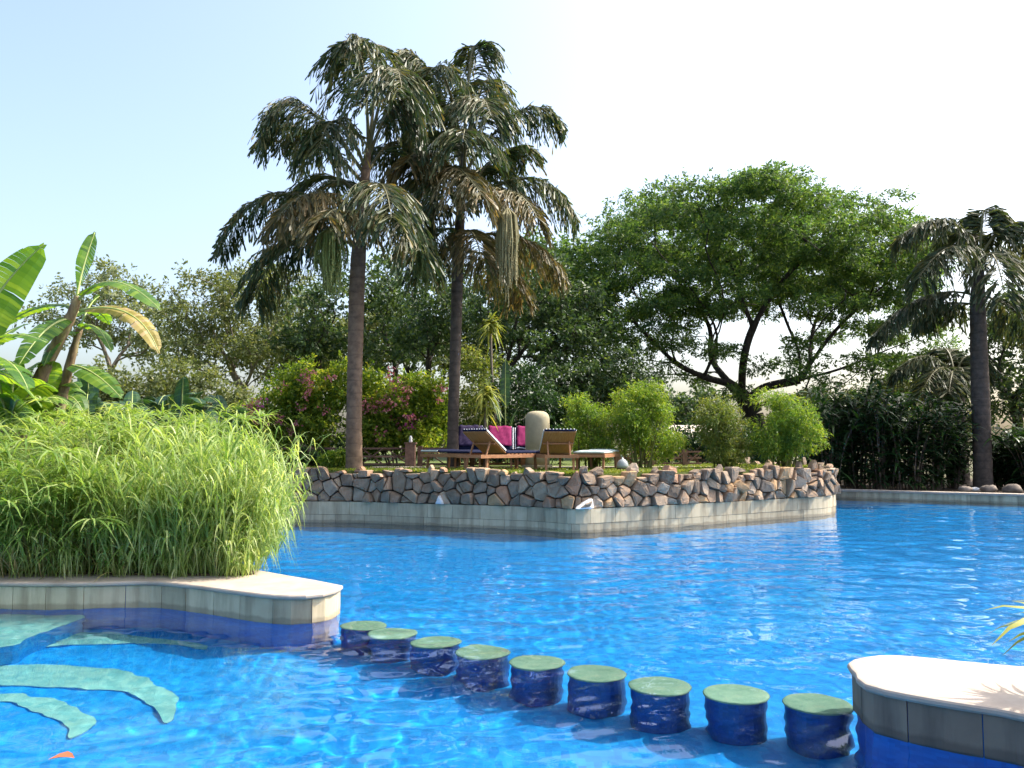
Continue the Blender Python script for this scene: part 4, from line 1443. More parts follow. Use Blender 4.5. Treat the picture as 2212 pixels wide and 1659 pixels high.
shrub('leafy_shrub', 'dark green shrub behind the domed stone pillar', 23, [(1150, 900, 70, 60), (1210, 930, 60, 60), (1110, 950, 50, 45), (1130, 840, 50, 40)], 80, M['hedge_leaf'], 0.13, 0.055, 14, 10, (0.25, 0.45), 0.9)
shrub('leafy_shrub', 'dark low growth behind the bamboo along the railing', 24, [(1480, 965, 120, 30), (1400, 950, 60, 40), (1560, 960, 60, 35), (1660, 970, 90, 30)], 80, M['hedge_leaf'], 0.11, 0.05, 14, 10, (0.25, 0.45), 0.8)
shrub('leafy_shrub', 'mixed green undergrowth beyond the reeds and banana plants', 24, [(330, 900, 130, 70), (450, 880, 90, 60), (200, 920, 120, 60), (520, 930, 60, 60), (60, 900, 120, 80), (260, 840, 80, 40), (400, 830, 80, 40)], 230, M['olive_leaf'], 0.13, 0.065, 14, 10, (0.3, 0.55), 1.2)

bam = [('bright green bamboo shrub nearest the domed pillar', 19.6, [(1270, 920, 42, 45), (1262, 885, 25, 25), (1285, 975, 30, 25)], 34, 'bamboo_leaf'),
       ('large yellow-green bamboo shrub between lounger and railing', 19.2, [(1385, 900, 60, 50), (1400, 860, 40, 30), (1350, 940, 40, 40), (1420, 950, 45, 40), (1335, 880, 30, 35)], 60, 'bamboo_leaf'),
       ('olive-tinted bamboo shrub behind the stone wall', 18.8, [(1560, 915, 45, 40), (1585, 960, 45, 38), (1540, 890, 25, 25)], 44, 'bamboo_dull'),
       ('tall lime bamboo shrub below the rain tree', 18.9, [(1690, 890, 42, 38), (1710, 940, 48, 40), (1665, 950, 40, 40), (1740, 910, 25, 30), (1670, 865, 20, 18)], 60, 'bamboo_leaf')]
for lb, D, spots, n, m in bam:
    shrub('bamboo_shrub', lb, D, spots, n, M[m], 0.085, 0.02, 26, 13, (0.16, 0.3), 0.55, 'bamboo shrubs on the terrace', stems=16, stem_mat='dry_stem', droop=0.35, flat=0.9)


# ---- plants with long strap leaves: hedge, dracaena, broad-leaf clumps
def blades(P0, D0, L, W, droop, seg=4):
    """ribbons: base points, unit directions, lengths, widths; bend downwards"""
    n = len(P0)
    L = np.broadcast_to(L, (n,))
    W = np.broadcast_to(W, (n,))
    droop = np.broadcast_to(droop, (n,))
    side = unit(np.cross(D0, np.array([0, 0, 1.0]) + rng.normal(size=(n, 3)) * 0.25))
    prof = [0.55, 1.0, 0.85, 0.5, 0.06] if seg == 4 else [0.7, 1.0, 0.7, 0.06]
    V = np.zeros((n, seg + 1, 2, 3))
    for k in range(seg + 1):
        t = k / seg
        c = P0 + D0 * (L * t)[:, None]
        c[:, 2] -= droop * L * t * t
        w = (W * prof[k] / 2)[:, None]
        V[:, k, 0] = c + side * w
        V[:, k, 1] = c - side * w
    idx = np.arange(n * (seg + 1) * 2).reshape(n, seg + 1, 2)
    F = np.stack([idx[:, :-1, 0], idx[:, :-1, 1], idx[:, 1:, 1], idx[:, 1:, 0]], -1).reshape(-1, 4)
    return V.reshape(-1, 3), F


def join_np(parts):
    Vs, Fs, o = [], [], 0
    for V, F in parts:
        Vs.append(V)
        Fs.append(F + o)
        o += len(V)
    return np.concatenate(Vs), np.concatenate(Fs)


def cane_plant(name, label, base, n_cane, h, spread, leaf_L, leaf_W, per, mat, group=None, cat='plant'):
    base = Vector(base)
    t = thing(name, label, cat, tuple(base), group)
    mb = MB()
    parts = []
    for i in range(n_cane):
        a, r = rng.random() * 6.283, spread * math.sqrt(rng.random())
        p0 = base + Vector((0.3 * r * math.cos(a), 0.3 * r * math.sin(a), -0.02))
        hh = h * rng.uniform(0.65, 1.05)
        p2 = base + Vector((r * math.cos(a) * 1.1, r * math.sin(a) * 1.1, hh))
        p1 = base + Vector((0.4 * r * math.cos(a), 0.4 * r * math.sin(a), hh * 0.7))
        pts = bez(p0, p1, p2, 7)
        mb.tube(pts, [0.022 - 0.0025 * k for k in range(7)], 5, False)
        s = rng.uniform(0.05, 1.0, per)
        P0 = np.array([pts[min(int(x * 6), 5)].lerp(pts[min(int(x * 6) + 1, 6)], x * 6 - int(x * 6)) for x in s])
        th = rng.random(per) * 6.283
        D0 = unit(np.stack([np.cos(th), np.sin(th), rng.uniform(0.2, 1.1, per)], 1))
        parts.append(blades(P0, D0, leaf_L * rng.uniform(0.6, 1.15, per), leaf_W * rng.uniform(0.7, 1.2, per), rng.uniform(0.3, 0.8, per)))
    mb.build('canes', M['bark'], t)
    V, F = join_np(parts)
    link('leaves', V, F, mat, t)
    return t


HL = ['tall dark arching shrub beside the end of the stone wall', 'tallest dark arching shrub of the hedge by the stone wall', 'dark arching shrub in the middle of the far hedge',
      'dark arching shrub facing the far coping mid-hedge', 'dark arching shrub before the stocky half-hidden palm', 'low dark shrub touching the far palm trunk',
      'dark arching shrub behind the tallest of the hedge', 'dark arching shrub at the back of the hedge before the rust-tinged tree', 'small dark shrub beyond the brown flat rock',
      'small dark shrub at the far coping past the rocks', 'small dark shrub close behind the far palm', 'dark arching shrub behind the end of the stone wall']
hedge_x = [(1790, 1062, 25.4, 3.0), (1850, 1063, 26.2, 3.4), (1905, 1065, 25.6, 2.9), (1960, 1066, 25.4, 2.9), (2010, 1068, 25.8, 2.7), (2055, 1069, 26.4, 2.6), (1830, 1062, 28.0, 3.4), (1930, 1062, 28.0, 3.2), (2190, 1070, 26.5, 1.8), (2235, 1072, 25.5, 2.0), (2160, 1070, 27.5, 1.9), (1760, 1060, 27.0, 2.6)]
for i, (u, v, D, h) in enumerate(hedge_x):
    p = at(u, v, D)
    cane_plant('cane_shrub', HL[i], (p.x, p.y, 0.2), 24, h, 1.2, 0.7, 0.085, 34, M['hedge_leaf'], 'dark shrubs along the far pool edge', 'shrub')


def dracaena(label, D, stem_uv, heads):
    pts = [at(u, v, D) for u, v in stem_uv]
    pts[0].z = LAWN - 0.02
    t = thing('dracaena', label, 'plant', tuple(pts[0]), 'dracaenas on the terrace')
    MB().tube([Vector(p) for p in catmull(pts, 5)], 0.035, 7).build('stem', M['grey_bark'], t, smooth=True)
    for (u, v, L, n) in heads:
        c = np.array(at(u, v, D))
        th = rng.random(n) * 6.283
        el = rng.uniform(-0.5, 1.35, n)
        D0 = np.stack([np.cos(th) * np.cos(el), np.sin(th) * np.cos(el), np.sin(el)], 1)
        V, F = blades(np.repeat(c[None], n, 0) + rng.normal(size=(n, 3)) * np.array([0.03, 0.03, 0.1]), D0, L * rng.uniform(0.6, 1.1, n), 0.065 * rng.uniform(0.8, 1.3, n), rng.uniform(0.4, 1.0, n))
        link('leaf_head', V, F, M['dracaena_leaf'], t)


dracaena('short dracaena with a yellow-green leaf head behind the loungers', 20.2, [(1046, 990), (1047, 940), (1050, 870)], [(1050, 850, 0.52, 95), (1048, 880, 0.4, 40)])
dracaena('tall dracaena with a pale leaf head above the other', 22.5, [(1075, 990), (1068, 880), (1062, 790), (1060, 720)], [(1060, 705, 0.55, 95)])


# ------------------------------------------------------------------ banana plants
def banana_leaf(plant, b, c, e, w, mat, fold=0.35, tear=0.25, roll=0.0):
    """broad blade on a bent midrib, split into strips where it is torn"""
    n = 30
    R = [np.array(p) for p in bez(b, c, e, n + 1)]
    V, F = [], []
    for sg in (-1, 1):
        gap_prev = False
        drop = 0.0
        for i in range(2, n):
            tan = unit(R[min(i + 1, n)] - R[i - 1])
            side = np.cross(tan, [0, 0, 1.0])
            if np.linalg.norm(side) < 0.1:
                side = np.array([1.0, 0, 0])
            side = unit(side)
            up = np.cross(side, tan)
            ca, sa = math.cos(roll), math.sin(roll)
            side, up = side * ca + up * sa, up * ca - side * sa
            if rng.random() < tear:
                drop = rng.uniform(-0.06, 0.16)
            t0, t1 = i / n, (i + 1) / n

            def wid(t):
                t = min(max(t, 0), 1)
                return w * (math.sin(math.pi * min(1, t * 0.92 + 0.06)) ** 0.55) * (1 if t < 0.96 else 0.4)
            for (p, tt, k) in ((R[i], t0, 0), (R[i + 1], t1, 1)):
                ww = wid(tt)
                for q in (0, 0.5, 1.0):
                    s = side * sg * ww * q + up * (fold * ww * q * (1 - 0.55 * q)) - np.array([0, 0, 1]) * (0.2 * ww * q * q + drop * ww * q)
                    V.append(p + s + tan * (0.10 * w * q + (0.012 if k else -0.0) * 0))
            m = len(V) - 6
            F += [(m, m + 1, m + 4, m + 3), (m + 1, m + 2, m + 5, m + 4)] if sg > 0 else [(m, m + 3, m + 4, m + 1), (m + 1, m + 4, m + 5, m + 2)]
    # weld neighbouring strips except at tears: fold shared edges loosely by leaving them coincident
    o = link('leaf', V, F, mat, plant, smooth=False)
    mb = MB().tube(R, [0.022 * (1 - 0.85 * i / n) + 0.003 for i in range(n + 1)], 6)
    r = mb.build('midrib', M['banana_rib'], plant, smooth=True)
    # the midrib is a sub-part of its leaf
    r.parent = o
    return o


def banana(label, D, stem_uv, rad, leaves, group='banana plants behind the reeds'):
    pts = [at(u, v, D) for u, v in stem_uv]
    pts[0].z = DECK
    t = thing('banana_plant', label, 'banana plant', tuple(pts[0]), group)
    C = [Vector(p) for p in catmull(pts, 6)]
    MB().tube(C, list(np.interp(np.linspace(0, 1, len(C)), np.linspace(0, 1, len(rad)), rad) * (1 + 0.08 * rng.normal(size=len(C)))), 12).build('stem', M['banana_stem'], t, smooth=True)
    for (u0, v0, u1, v1, u2, v2, dd, w, m, roll) in leaves:
        banana_leaf(t, at(u0, v0, D), at(u1, v1, D + dd * 0.5), at(u2, v2, D + dd), w, M[m], roll=roll, tear=0.3)
    return t


banana('leaning banana plant with an upright striped leaf and a yellowing one', 12.5, [(40, 1000), (52, 915), (95, 800), (150, 690), (168, 640)], [0.13, 0.115, 0.095, 0.08, 0.05],
       [(166, 645, 172, 590, 205, 502, 0.3, 0.2, 'banana_leaf', 1.25), (168, 650, 240, 560, 345, 668, -0.4, 0.23, 'banana_leaf', -0.3),
        (172, 672, 300, 640, 343, 762, -0.3, 0.17, 'banana_yellow', -0.5), (160, 665, 90, 640, -10, 715, 0.4, 0.2, 'banana_leaf', 0.2),
        (150, 690, 200, 640, 235, 700, 1.0, 0.18, 'banana_leaf', 0.0), (150, 690, 100, 690, 40, 790, -0.9, 0.2, 'banana_leaf', 0.3)])
banana('slender banana plant with drooping torn leaves', 12.9, [(128, 1000), (130, 905), (145, 810), (172, 710)], [0.09, 0.08, 0.07, 0.045],
       [(172, 712, 210, 680, 240, 760, -0.8, 0.14, 'banana_leaf', 0.2), (168, 725, 130, 700, 95, 790, -0.6, 0.17, 'banana_leaf', -0.2),
        (150, 790, 200, 790, 262, 860, -0.5, 0.2, 'banana_leaf', -0.4), (165, 730, 190, 650, 215, 640, 0.8, 0.14, 'banana_leaf', 1.0)])
banana('large banana plant with a broad sunlit leaf reaching over the reeds', 11.5, [(-70, 1050), (-70, 950), (-66, 850), (-60, 780)], [0.14, 0.13, 0.11, 0.07],
       [(-60, 785, -40, 640, 95, 528, -0.2, 0.3, 'banana_leaf', 0.75), (-60, 790, 0, 690, 100, 740, -0.4, 0.22, 'banana_leaf', -0.2), (-60, 790, 20, 740, 60, 840, -1.0, 0.24, 'banana_leaf', 0.3),
        (-60, 800, -10, 720, 60, 700, 0.8, 0.22, 'banana_leaf', 0.1), (-60, 810, 20, 780, 90, 880, -0.4, 0.22, 'banana_leaf', 0.5)])
banana('low banana plant with pale leaves crowding the reeds', 12.0, [(20, 1050), (22, 980), (25, 930)], [0.1, 0.09, 0.06],
       [(25, 935, 20, 800, 50, 780, 0.3, 0.2, 'banana_leaf', 1.3), (25, 935, 60, 850, 110, 870, -0.2, 0.2, 'banana_leaf', 0.4), (25, 935, -20, 860, -60, 880, -0.3, 0.2, 'banana_leaf', 0.0),
        (25, 935, 90, 820, 165, 880, 0.4, 0.2, 'banana_leaf', -0.4), (25, 935, 80, 900, 160, 960, -0.8, 0.18, 'banana_leaf', 0.6), (25, 935, 0, 840, 0, 820, -0.8, 0.18, 'banana_leaf', 0.4),
        (25, 930, 40, 760, 110, 790, 0.6, 0.2, 'banana_leaf', 0.2), (25, 930, 10, 780, -30, 790, 0.5, 0.2, 'banana_leaf', 0.3), (25, 930, 70, 800, 120, 840, -0.5, 0.2, 'banana_leaf', 0.5),
        (25, 930, 30, 830, 60, 880, -1.0, 0.2, 'banana_leaf', 0.7), (25, 930, 0, 820, -25, 860, -0.9, 0.22, 'banana_leaf', 0.2), (25, 930, 110, 860, 200, 930, 0.2, 0.2, 'banana_leaf', 0.3)])


# dark broad-leaved clumps behind the reeds
def broad_clump(label, D, u, v, leaves, mat='big_leaf'):
    p = at(u, v, D)
    p.z = DECK if D < 17 else LAWN
    t = thing('broad_leaf_plant', label, 'plant', tuple(p), 'dark broad-leaved plants beyond the reeds')
    mb = MB()
    for (u1, v1, u2, v2, dd, w) in leaves:
        b = Vector((p.x + rng.uniform(-0.1, 0.1), p.y, p.z))
        c, e = at(u1, v1, D + dd * 0.4), at(u2, v2, D + dd)
        pts = bez(b, c, e, 10)
        mb.tube(pts[:5], 0.015, 5, False)
        banana_leaf(t, pts[4], pts[6].lerp(c, 0.4), e, w, M[mat], fold=0.3, tear=0.08, roll=rng.uniform(-0.6, 0.6))
    mb.build('stalks', M['banana_rib'], t)


def lush(label, D, u, v, n, spread, h, w, mat='big_leaf'):
    L = []
    for k in range(n):
        a = rng.uniform(-1, 1)
        L.append((u + spread * a * 0.45, v - h * rng.uniform(0.8, 1.15), u + spread * a * 1.1 + rng.uniform(-15, 15), v - h * rng.uniform(0.2, 0.95) * (1.1 - 0.5 * abs(a)), rng.uniform(-1.0, 0.9), w * rng.uniform(0.75, 1.2)))
    broad_clump(label, D, u, v, L, mat)


lush('dark broad-leaved plant beyond the middle of the reeds', 15.2, 390, 960, 15, 80, 160, 0.17)
lush('dark broad-leaved plant near the bougainvillea', 15.8, 480, 965, 13, 65, 130, 0.15)
lush('dark broad-leaved plant close behind the banana stems', 14.6, 285, 965, 14, 75, 150, 0.18)
lush('dark broad-leaved plant between the two banana stems', 14.2, 190, 965, 12, 70, 170, 0.18)
lush('bright yellow-green broad-leaved plant crowding the leaning banana stem', 13.2, 95, 965, 16, 105, 190, 0.2, 'banana_leaf')
lush('bright green broad-leaved plant at the foot of the large banana', 13.0, -10, 965, 12, 80, 200, 0.2, 'banana_leaf')
broad_clump('upright single paddle-leaved plant beside the dracaena', 21.5, 1090, 985, [(1090, 850, 1092, 775, 0, 0.13), (1080, 880, 1062, 850, 0.3, 0.11), (1100, 900, 1120, 880, 0.2, 0.11)])


# ------------------------------------------------------------------ reeds on the left bank
def papyrus(label, u, v, n, h, r, group):
    n = int(n * 0.6)
    b = ground(u, v, DECK)
    t = thing('papyrus_clump', label, 'reed plant', (b.x, b.y, DECK), group)
    a = rng.random(n) * 6.283
    rr = r * np.sqrt(rng.random(n))
    P0 = np.stack([b.x + rr * np.cos(a), b.y + rr * np.sin(a) * 0.8, np.full(n, DECK)], 1)
    lean = np.stack([np.cos(a) * rr / r * 0.22 + rng.normal(size=n) * 0.10, np.sin(a) * rr / r * 0.22 + rng.normal(size=n) * 0.10, np.ones(n)], 1)
    D0 = unit(lean)
    H = h * rng.uniform(0.3, 1.08, n)
    V, F = blades(P0, D0, H, 0.016, 0.05)
    link('stems', V, F, M['dry_stem'], t)
    m = 18
    top = P0 + D0 * H[:, None]
    top[:, 2] -= 0.05 * H
    th = (np.arange(m) / m * 6.283)[None] + rng.random((n, m)) * 0.6
    el = rng.uniform(-0.1, 1.1, (n, m))
    DD = np.stack([np.cos(th) * np.cos(el), np.sin(th) * np.cos(el), np.sin(el)], -1).reshape(-1, 3)
    PP = np.repeat(top, m, 0)
    V, F = blades(PP, DD, 0.36 * rng.uniform(0.6, 1.3, n * m), 0.016 * rng.uniform(0.7, 1.5, n * m), rng.uniform(0.3, 0.9, n * m), 3)
    if v > 1230 or h > 1.7:
        # a few big open heads stand out
        kb = 9
        ib = rng.integers(0, n, kb)
        tb = top[ib] + np.array([0, -0.12, 0.08]) + rng.normal(size=(kb, 3)) * 0.12
        mb_ = 17
        th = (np.arange(mb_) / mb_ * 6.283)[None] + rng.random((kb, mb_)) * 0.3
        el = rng.uniform(0.05, 0.7, (kb, mb_))
        DB = np.stack([np.cos(th) * np.cos(el), np.sin(th) * np.cos(el), np.sin(el)], -1).reshape(-1, 3)
        V2, F2 = blades(np.repeat(tb, mb_, 0), DB, 0.42 * rng.uniform(0.75, 1.15, kb * mb_), 0.024, rng.uniform(0.4, 0.8, kb * mb_), 3)
        V3, F3 = blades(P0[ib], unit(tb - P0[ib]), np.linalg.norm(tb - P0[ib], axis=1), 0.018, 0.0)
        V, F = join_np([(V, F), (V2, F2), (V3, F3)])
    link('leaf_tufts', V, F, M['papyrus'], t)
    k = n * 5
    i = rng.integers(0, n, k)
    s = rng.random(k)
    PP = P0[i] + D0[i] * (H[i] * s * 0.5)[:, None]
    DD = unit(np.stack([rng.normal(size=k), rng.normal(size=k), rng.uniform(0.4, 2.2, k)], 1))
    V, F = blades(PP, DD, rng.uniform(0.2, 0.55, k), 0.012, rng.uniform(0.2, 0.7, k), 3)
    link('dry_leaves', V, F, M['dry_stem'], t)
    return t


def reed(label, u, v, n, h, r, group, arch=0.6):
    b = ground(u, v, DECK)
    t = thing('reed_clump', label, 'reed plant', (b.x, b.y, DECK), group)
    a = rng.random(n) * 6.283
    rr = r * np.sqrt(rng.random(n)) * 0.6
    P0 = np.stack([b.x + rr * np.cos(a), b.y + rr * np.sin(a) * 0.8, np.full(n, DECK)], 1)
    D0 = unit(np.stack([np.cos(a) * rr / r * 0.45 + rng.normal(size=n) * 0.15, np.sin(a) * rr / r * 0.45 + rng.normal(size=n) * 0.15, np.ones(n)], 1))
    L = h * rng.uniform(0.4, 1.1, n)
    V, F = blades(P0, D0, L, 0.014, 0.08)
    link('stems', V, F, M['reed'], t)
    per = 12
    s = rng.uniform(0.1, 1.0, (n, per))
    PP = (P0[:, None] + D0[:, None] * (L[:, None] * s)[..., None]).reshape(-1, 3)
    PP[:, 2] -= (0.08 * L[:, None] * s * s).reshape(-1)
    k = len(PP)
    th = rng.random(k) * 6.283
    DD = unit(np.stack([np.cos(th) * 0.5, np.sin(th) * 0.5, rng.uniform(0.6, 1.6, k)], 1))
    V, F = blades(PP, DD, h * rng.uniform(0.22, 0.48, k), rng.uniform(0.01, 0.02, k), arch * rng.uniform(0.5, 1.5, k))
    link('leaves', V, F, M['reed'], t)
    return t


G1 = 'papyrus clumps on the left bank'
for (u, v, n, h, r) in [(-60, 1238, 80, 1.25, 0.55), (40, 1238, 80, 1.2, 0.5), (150, 1236, 70, 1.15, 0.45), (240, 1236, 60, 1.1, 0.4), (-40, 1205, 90, 1.6, 0.55), (90, 1205, 90, 1.6, 0.55), (200, 1202, 80, 1.65, 0.5), (310, 1200, 80, 1.7, 0.5), (400, 1196, 70, 1.72, 0.5), (350, 1180, 80, 1.85, 0.55), (470, 1178, 70, 1.75, 0.5), (20, 1180, 90, 1.75, 0.6), (180, 1176, 90, 1.8, 0.6)]:
    papyrus('feathery papyrus clump with star-shaped leaf tufts on the pool bank', u, v, n, h, r, G1)
G2 = 'arching reed clumps on the left bank'
for (u, v, n, h, r, ar) in [(300, 1238, 110, 1.35, 0.45, 0.5), (400, 1240, 110, 1.4, 0.45, 0.6), (470, 1240, 120, 1.5, 0.42, 0.7), (520, 1232, 110, 1.5, 0.42, 0.9), (500, 1210, 120, 1.6, 0.5, 0.8), (420, 1215, 110, 1.6, 0.45, 0.6), (540, 1205, 90, 1.35, 0.5, 1.0), (220, 1222, 90, 1.3, 0.4, 0.5)]:
    reed('grassy reed clump with arching blades at the tip of the bank', u, v, n, h, r, G2, ar)

for u in (-20, 70, 165, 260, 345, 430, 505):
    reed('low grassy reed tuft spilling on to the coping in front of the tall reeds', u + rng.uniform(-15, 15), 1243, 34, 0.62, 0.3, 'low reed tufts along the coping', 1.25)

# ------------------------------------------------------------------ plant leaning in over the right bank
pb = Vector((2.98, 4.46, DECK))
t = thing('strap_leaf_plant', 'strap-leaved plant leaning over the short pool bank', 'plant', tuple(pb))
n = 46
th = rng.random(n) * 6.283
el = rng.uniform(0.25, 1.35, n)
D0 = np.stack([np.cos(th) * np.cos(el), np.sin(th) * np.cos(el), np.sin(el)], 1)
D0[0], D0[1], D0[2] = unit(np.array([-0.5, -0.15, 0.62])), unit(np.array([-0.6, -0.2, 0.42])), unit(np.array([-0.55, 0.1, 0.5]))
Ls = rng.uniform(0.25, 0.46, n)
Ls[:3] = (0.62, 0.6, 0.55)
dr = rng.uniform(0.4, 0.8, n)
dr[:3] = (0.42, 0.62, 0.5)
V, F = blades(np.repeat(np.array(pb)[None], n, 0) + rng.normal(size=(n, 3)) * np.array([0.05, 0.05, 0.0]) + np.array([0, 0, 0.34]), D0, Ls, np.where(np.arange(n) < 3, 0.05, 0.036), dr)
link('leaves', V, F, M['dracaena_leaf'], t)
MB().tube([pb - Vector((0, 0, 0.02)), pb + Vector((0, 0, 0.4))], [0.05, 0.035], 8).build('stem', M['bark'], t, smooth=True)

# ------------------------------------------------------------------ lawn edge grass
k = 26000
s = rng.uniform(1.0, ipath.L - 3.0, k)
off = -0.16 - rng.random(k) ** 1.7 * 3.2
tab_s = np.linspace(0, ipath.L, 600)
P = np.array([ipath.pos(x) for x in tab_s])
Nn = np.array([ipath.frame(x)[2] for x in tab_s])
px = np.interp(s, tab_s, P[:, 0]) + np.interp(s, tab_s, Nn[:, 0]) * off
py = np.interp(s, tab_s, P[:, 1]) + np.interp(s, tab_s, Nn[:, 1]) * off
P0 = np.stack([px, py, np.full(k, LAWN - 0.005)], 1)
D0 = unit(np.stack([rng.normal(size=k) * 0.5, rng.normal(size=k) * 0.5 - 0.25, np.ones(k)], 1))
V, F = blades(P0, D0, rng.uniform(0.05, 0.12, k) * np.where(off > -0.5, 1.15, 0.7), 0.016, 0.35, 3)
tag(link('lawn_grass', V, F, M['grass']), 'sunlit short grass along the terrace edge', kind='stuff')
# ------------------------------------------------------------------ terrace furniture
# path strip behind the lawn
pp = [(-3.4, 19.35), (7.1, 19.75), (6.9, 20.4), (-3.4, 20.2)]
tag(MB().prism(pp, LAWN - 0.05, LAWN + 0.012).build('terrace_path', M['coping']), 'pale paved strip along the wooden railing', kind='structure')


def lounger(label, loc, rz, back=0.0, cushion='navy', dots=True, group='wooden sun loungers on the terrace', seat_pad=True):
    """wooden lounger, head end towards local +X"""
    t = thing('sun_lounger', label, 'sun lounger', loc, group, rz)

    def P(name, mb, mat, smooth=False, parent=None):
        o = link(name, mb.V, mb.F, mat, origin=(0, 0, 0), smooth=smooth)
        o.parent = parent or t
        return o
    Lh, w, h = 0.98, 0.33, 0.34
    for sy in (-1, 1):
        P('side_rail', MB().box(-Lh, Lh, sy * w - 0.022, sy * w + 0.022, h - 0.07, h), M['wood'])
    for x in (-Lh + 0.03, Lh - 0.03):
        P('cross_rail', MB().box(x - 0.025, x + 0.025, -w + 0.023, w - 0.023, h - 0.065, h - 0.005), M['wood'])
    for x in (-0.78, 0.72):
        for sy in (-1, 1):
            P('leg', MB().bar((x, sy * (w - 0.045), h - 0.03), (x + (0.04 if x > 0 else -0.04), sy * (w - 0.045), 0.0), 0.045, 0.045), M['wood'])
    hinge = 0.2
    for i in range(9):
        x = -Lh + 0.09 + i * 0.125
        P('slat', MB().box(x - 0.045, x + 0.045, -w + 0.002, w - 0.002, h + 0.001, h + 0.016), M['wood'])
    ca, sa = math.cos(back), math.sin(back)

    def B(x, y, z):
        return (hinge + x * ca - z * sa, y, h + 0.018 + x * sa + z * ca)
    bl = 0.76
    bp = MB()
    bp.add([B(*q) for q in [(0.02, -w, 0), (bl, -w, 0), (bl, w, 0), (0.02, w, 0), (0.02, -w, 0.02), (bl, -w, 0.02), (bl, w, 0.02), (0.02, w, 0.02)]],
           [(3, 2, 1, 0), (4, 5, 6, 7), (0, 1, 5, 4), (1, 2, 6, 5), (2, 3, 7, 6), (3, 0, 4, 7)])
    br = P('backrest', bp, M['panel_wood'])
    if back > 0.1:
        for sy in (-1, 1):
            m = MB().bar(B(bl * 0.6, sy * (w - 0.1), -0.015), (hinge + bl * 0.62 * ca + 0.12, sy * (w - 0.1), h - 0.02), 0.03, 0.03)
            P('prop', m, M['wood'], parent=br)
        m = MB()
        m.bar(B(bl * 0.5, -w + 0.02, -0.016), B(bl * 0.5, w - 0.02, -0.016), 0.05, 0.03)
        P('batten', m, M['wood'], parent=br)

    def pad(x0, x1, frame, name, mat, th=0.06, inset=0.03):
        """soft pad with rounded edges"""
        V, F = [], []
        nx, ny = 12, 6
        for layer in (0, 1):
            for i in range(nx + 1):
                for j in range(ny + 1):
                    u_, v_ = i / nx, j / ny
                    e = min(u_, 1 - u_) * 8, min(v_, 1 - v_) * 5
                    rnd = min(1, e[0]) * min(1, e[1])
                    z = 0.022 + (th * (0.55 + 0.45 * math.sqrt(rnd)) + 0.006 * math.sin(i * 2.6) if layer else 0)
                    V.append(frame(x0 + (x1 - x0) * u_, -w + inset * 0 + 2 * w * v_, z))
        m_ = (nx + 1) * (ny + 1)
        for i in range(nx):
            for j in range(ny):
                a = i * (ny + 1) + j
                F.append((a + 1, a + ny + 2, a + ny + 1, a)[::1])
                F.append((m_ + a, m_ + a + ny + 1, m_ + a + ny + 2, m_ + a + 1))
        rim = [i * (ny + 1) for i in range(nx + 1)] + [nx * (ny + 1) + j for j in range(1, ny + 1)] + [i * (ny + 1) + ny for i in range(nx - 1, -1, -1)] + [j for j in range(ny - 1, 0, -1)]
        for k in range(len(rim)):
            a, b = rim[k], rim[(k + 1) % len(rim)]
            F.append((a, b, m_ + b, m_ + a))
        mb = MB()
        mb.add(V, F)
        return P(name, mb, mat, True)
    flatf = lambda x, y, z: (x, y, h + z)
    if seat_pad:
        pad(-Lh + 0.02, hinge - 0.02, flatf, 'seat_cushion', M[cushion])
    bc = pad(0.03, bl + 0.03, B, 'back_cushion', M[cushion])
    if dots:
        # white piping buttons along the head edge and sides
        m = MB()
        for j in range(9):
            y = -w + 0.04 + j * (2 * w - 0.08) / 8
            q = Vector(B(bl + 0.03, y, 0.055))
            m.add([q + Vector(d) * 0.016 for d in ((1, 0, 0), (-1, 0, 0), (0, 1, 0), (0, -1, 0), (0, 0, 1), (0, 0, -1))],
                  [(0, 2, 4), (2, 1, 4), (1, 3, 4), (3, 0, 4), (2, 0, 5), (1, 2, 5), (3, 1, 5), (0, 3, 5)])
        P('piping', m, M['white_fabric'], parent=bc)
        m = MB()
        for sy in (-1, 1):
            m.bar(B(0.05, sy * (w + 0.004), 0.05), B(bl, sy * (w + 0.004), 0.05), 0.02, 0.03)
        P('trim', m, M['white_fabric'], parent=bc)
    return t


def on_lawn(u, D):
    p = at(u, 1000, D)
    return (p.x, D, LAWN + 0.0)


def face(dx, dy):
    return math.atan2(dy, dx)


lounger('lounger with raised wooden back seen from behind beside the magenta loungers', on_lawn(1082, 17.5), face(-0.55, -0.62), 0.62)
lounger('lounger with raised wooden back seen from behind in front of the stone pillar', on_lawn(1196, 17.6), face(0.12, -1), 0.62)
lounger('flat lounger with navy white-dotted cushion near the slim palm trunk', on_lawn(985, 18.4), face(-0.6, 0.8), 0.0)
lounger('flat lounger with pale grey-green cushion beside the bamboo', on_lawn(1290, 18.4), face(0.3, 1), 0.0, 'pale_fabric', False)
LA = on_lawn(1079, 20.0)
lounger('upright-backed lounger with magenta towel next to the dark purple one', LA, face(0, 1), 0.85)
LB = on_lawn(1120, 20.0)
lounger('upright-backed lounger with magenta towel next to the stone pillar', (LA[0] + 0.72, LA[1], LA[2]), face(0, 1), 0.85)
lounger('upright-backed lounger with dark purple towel behind the leaning lounger', (LA[0] - 0.74, LA[1] + 0.1, LA[2]), face(0, 1), 0.9)


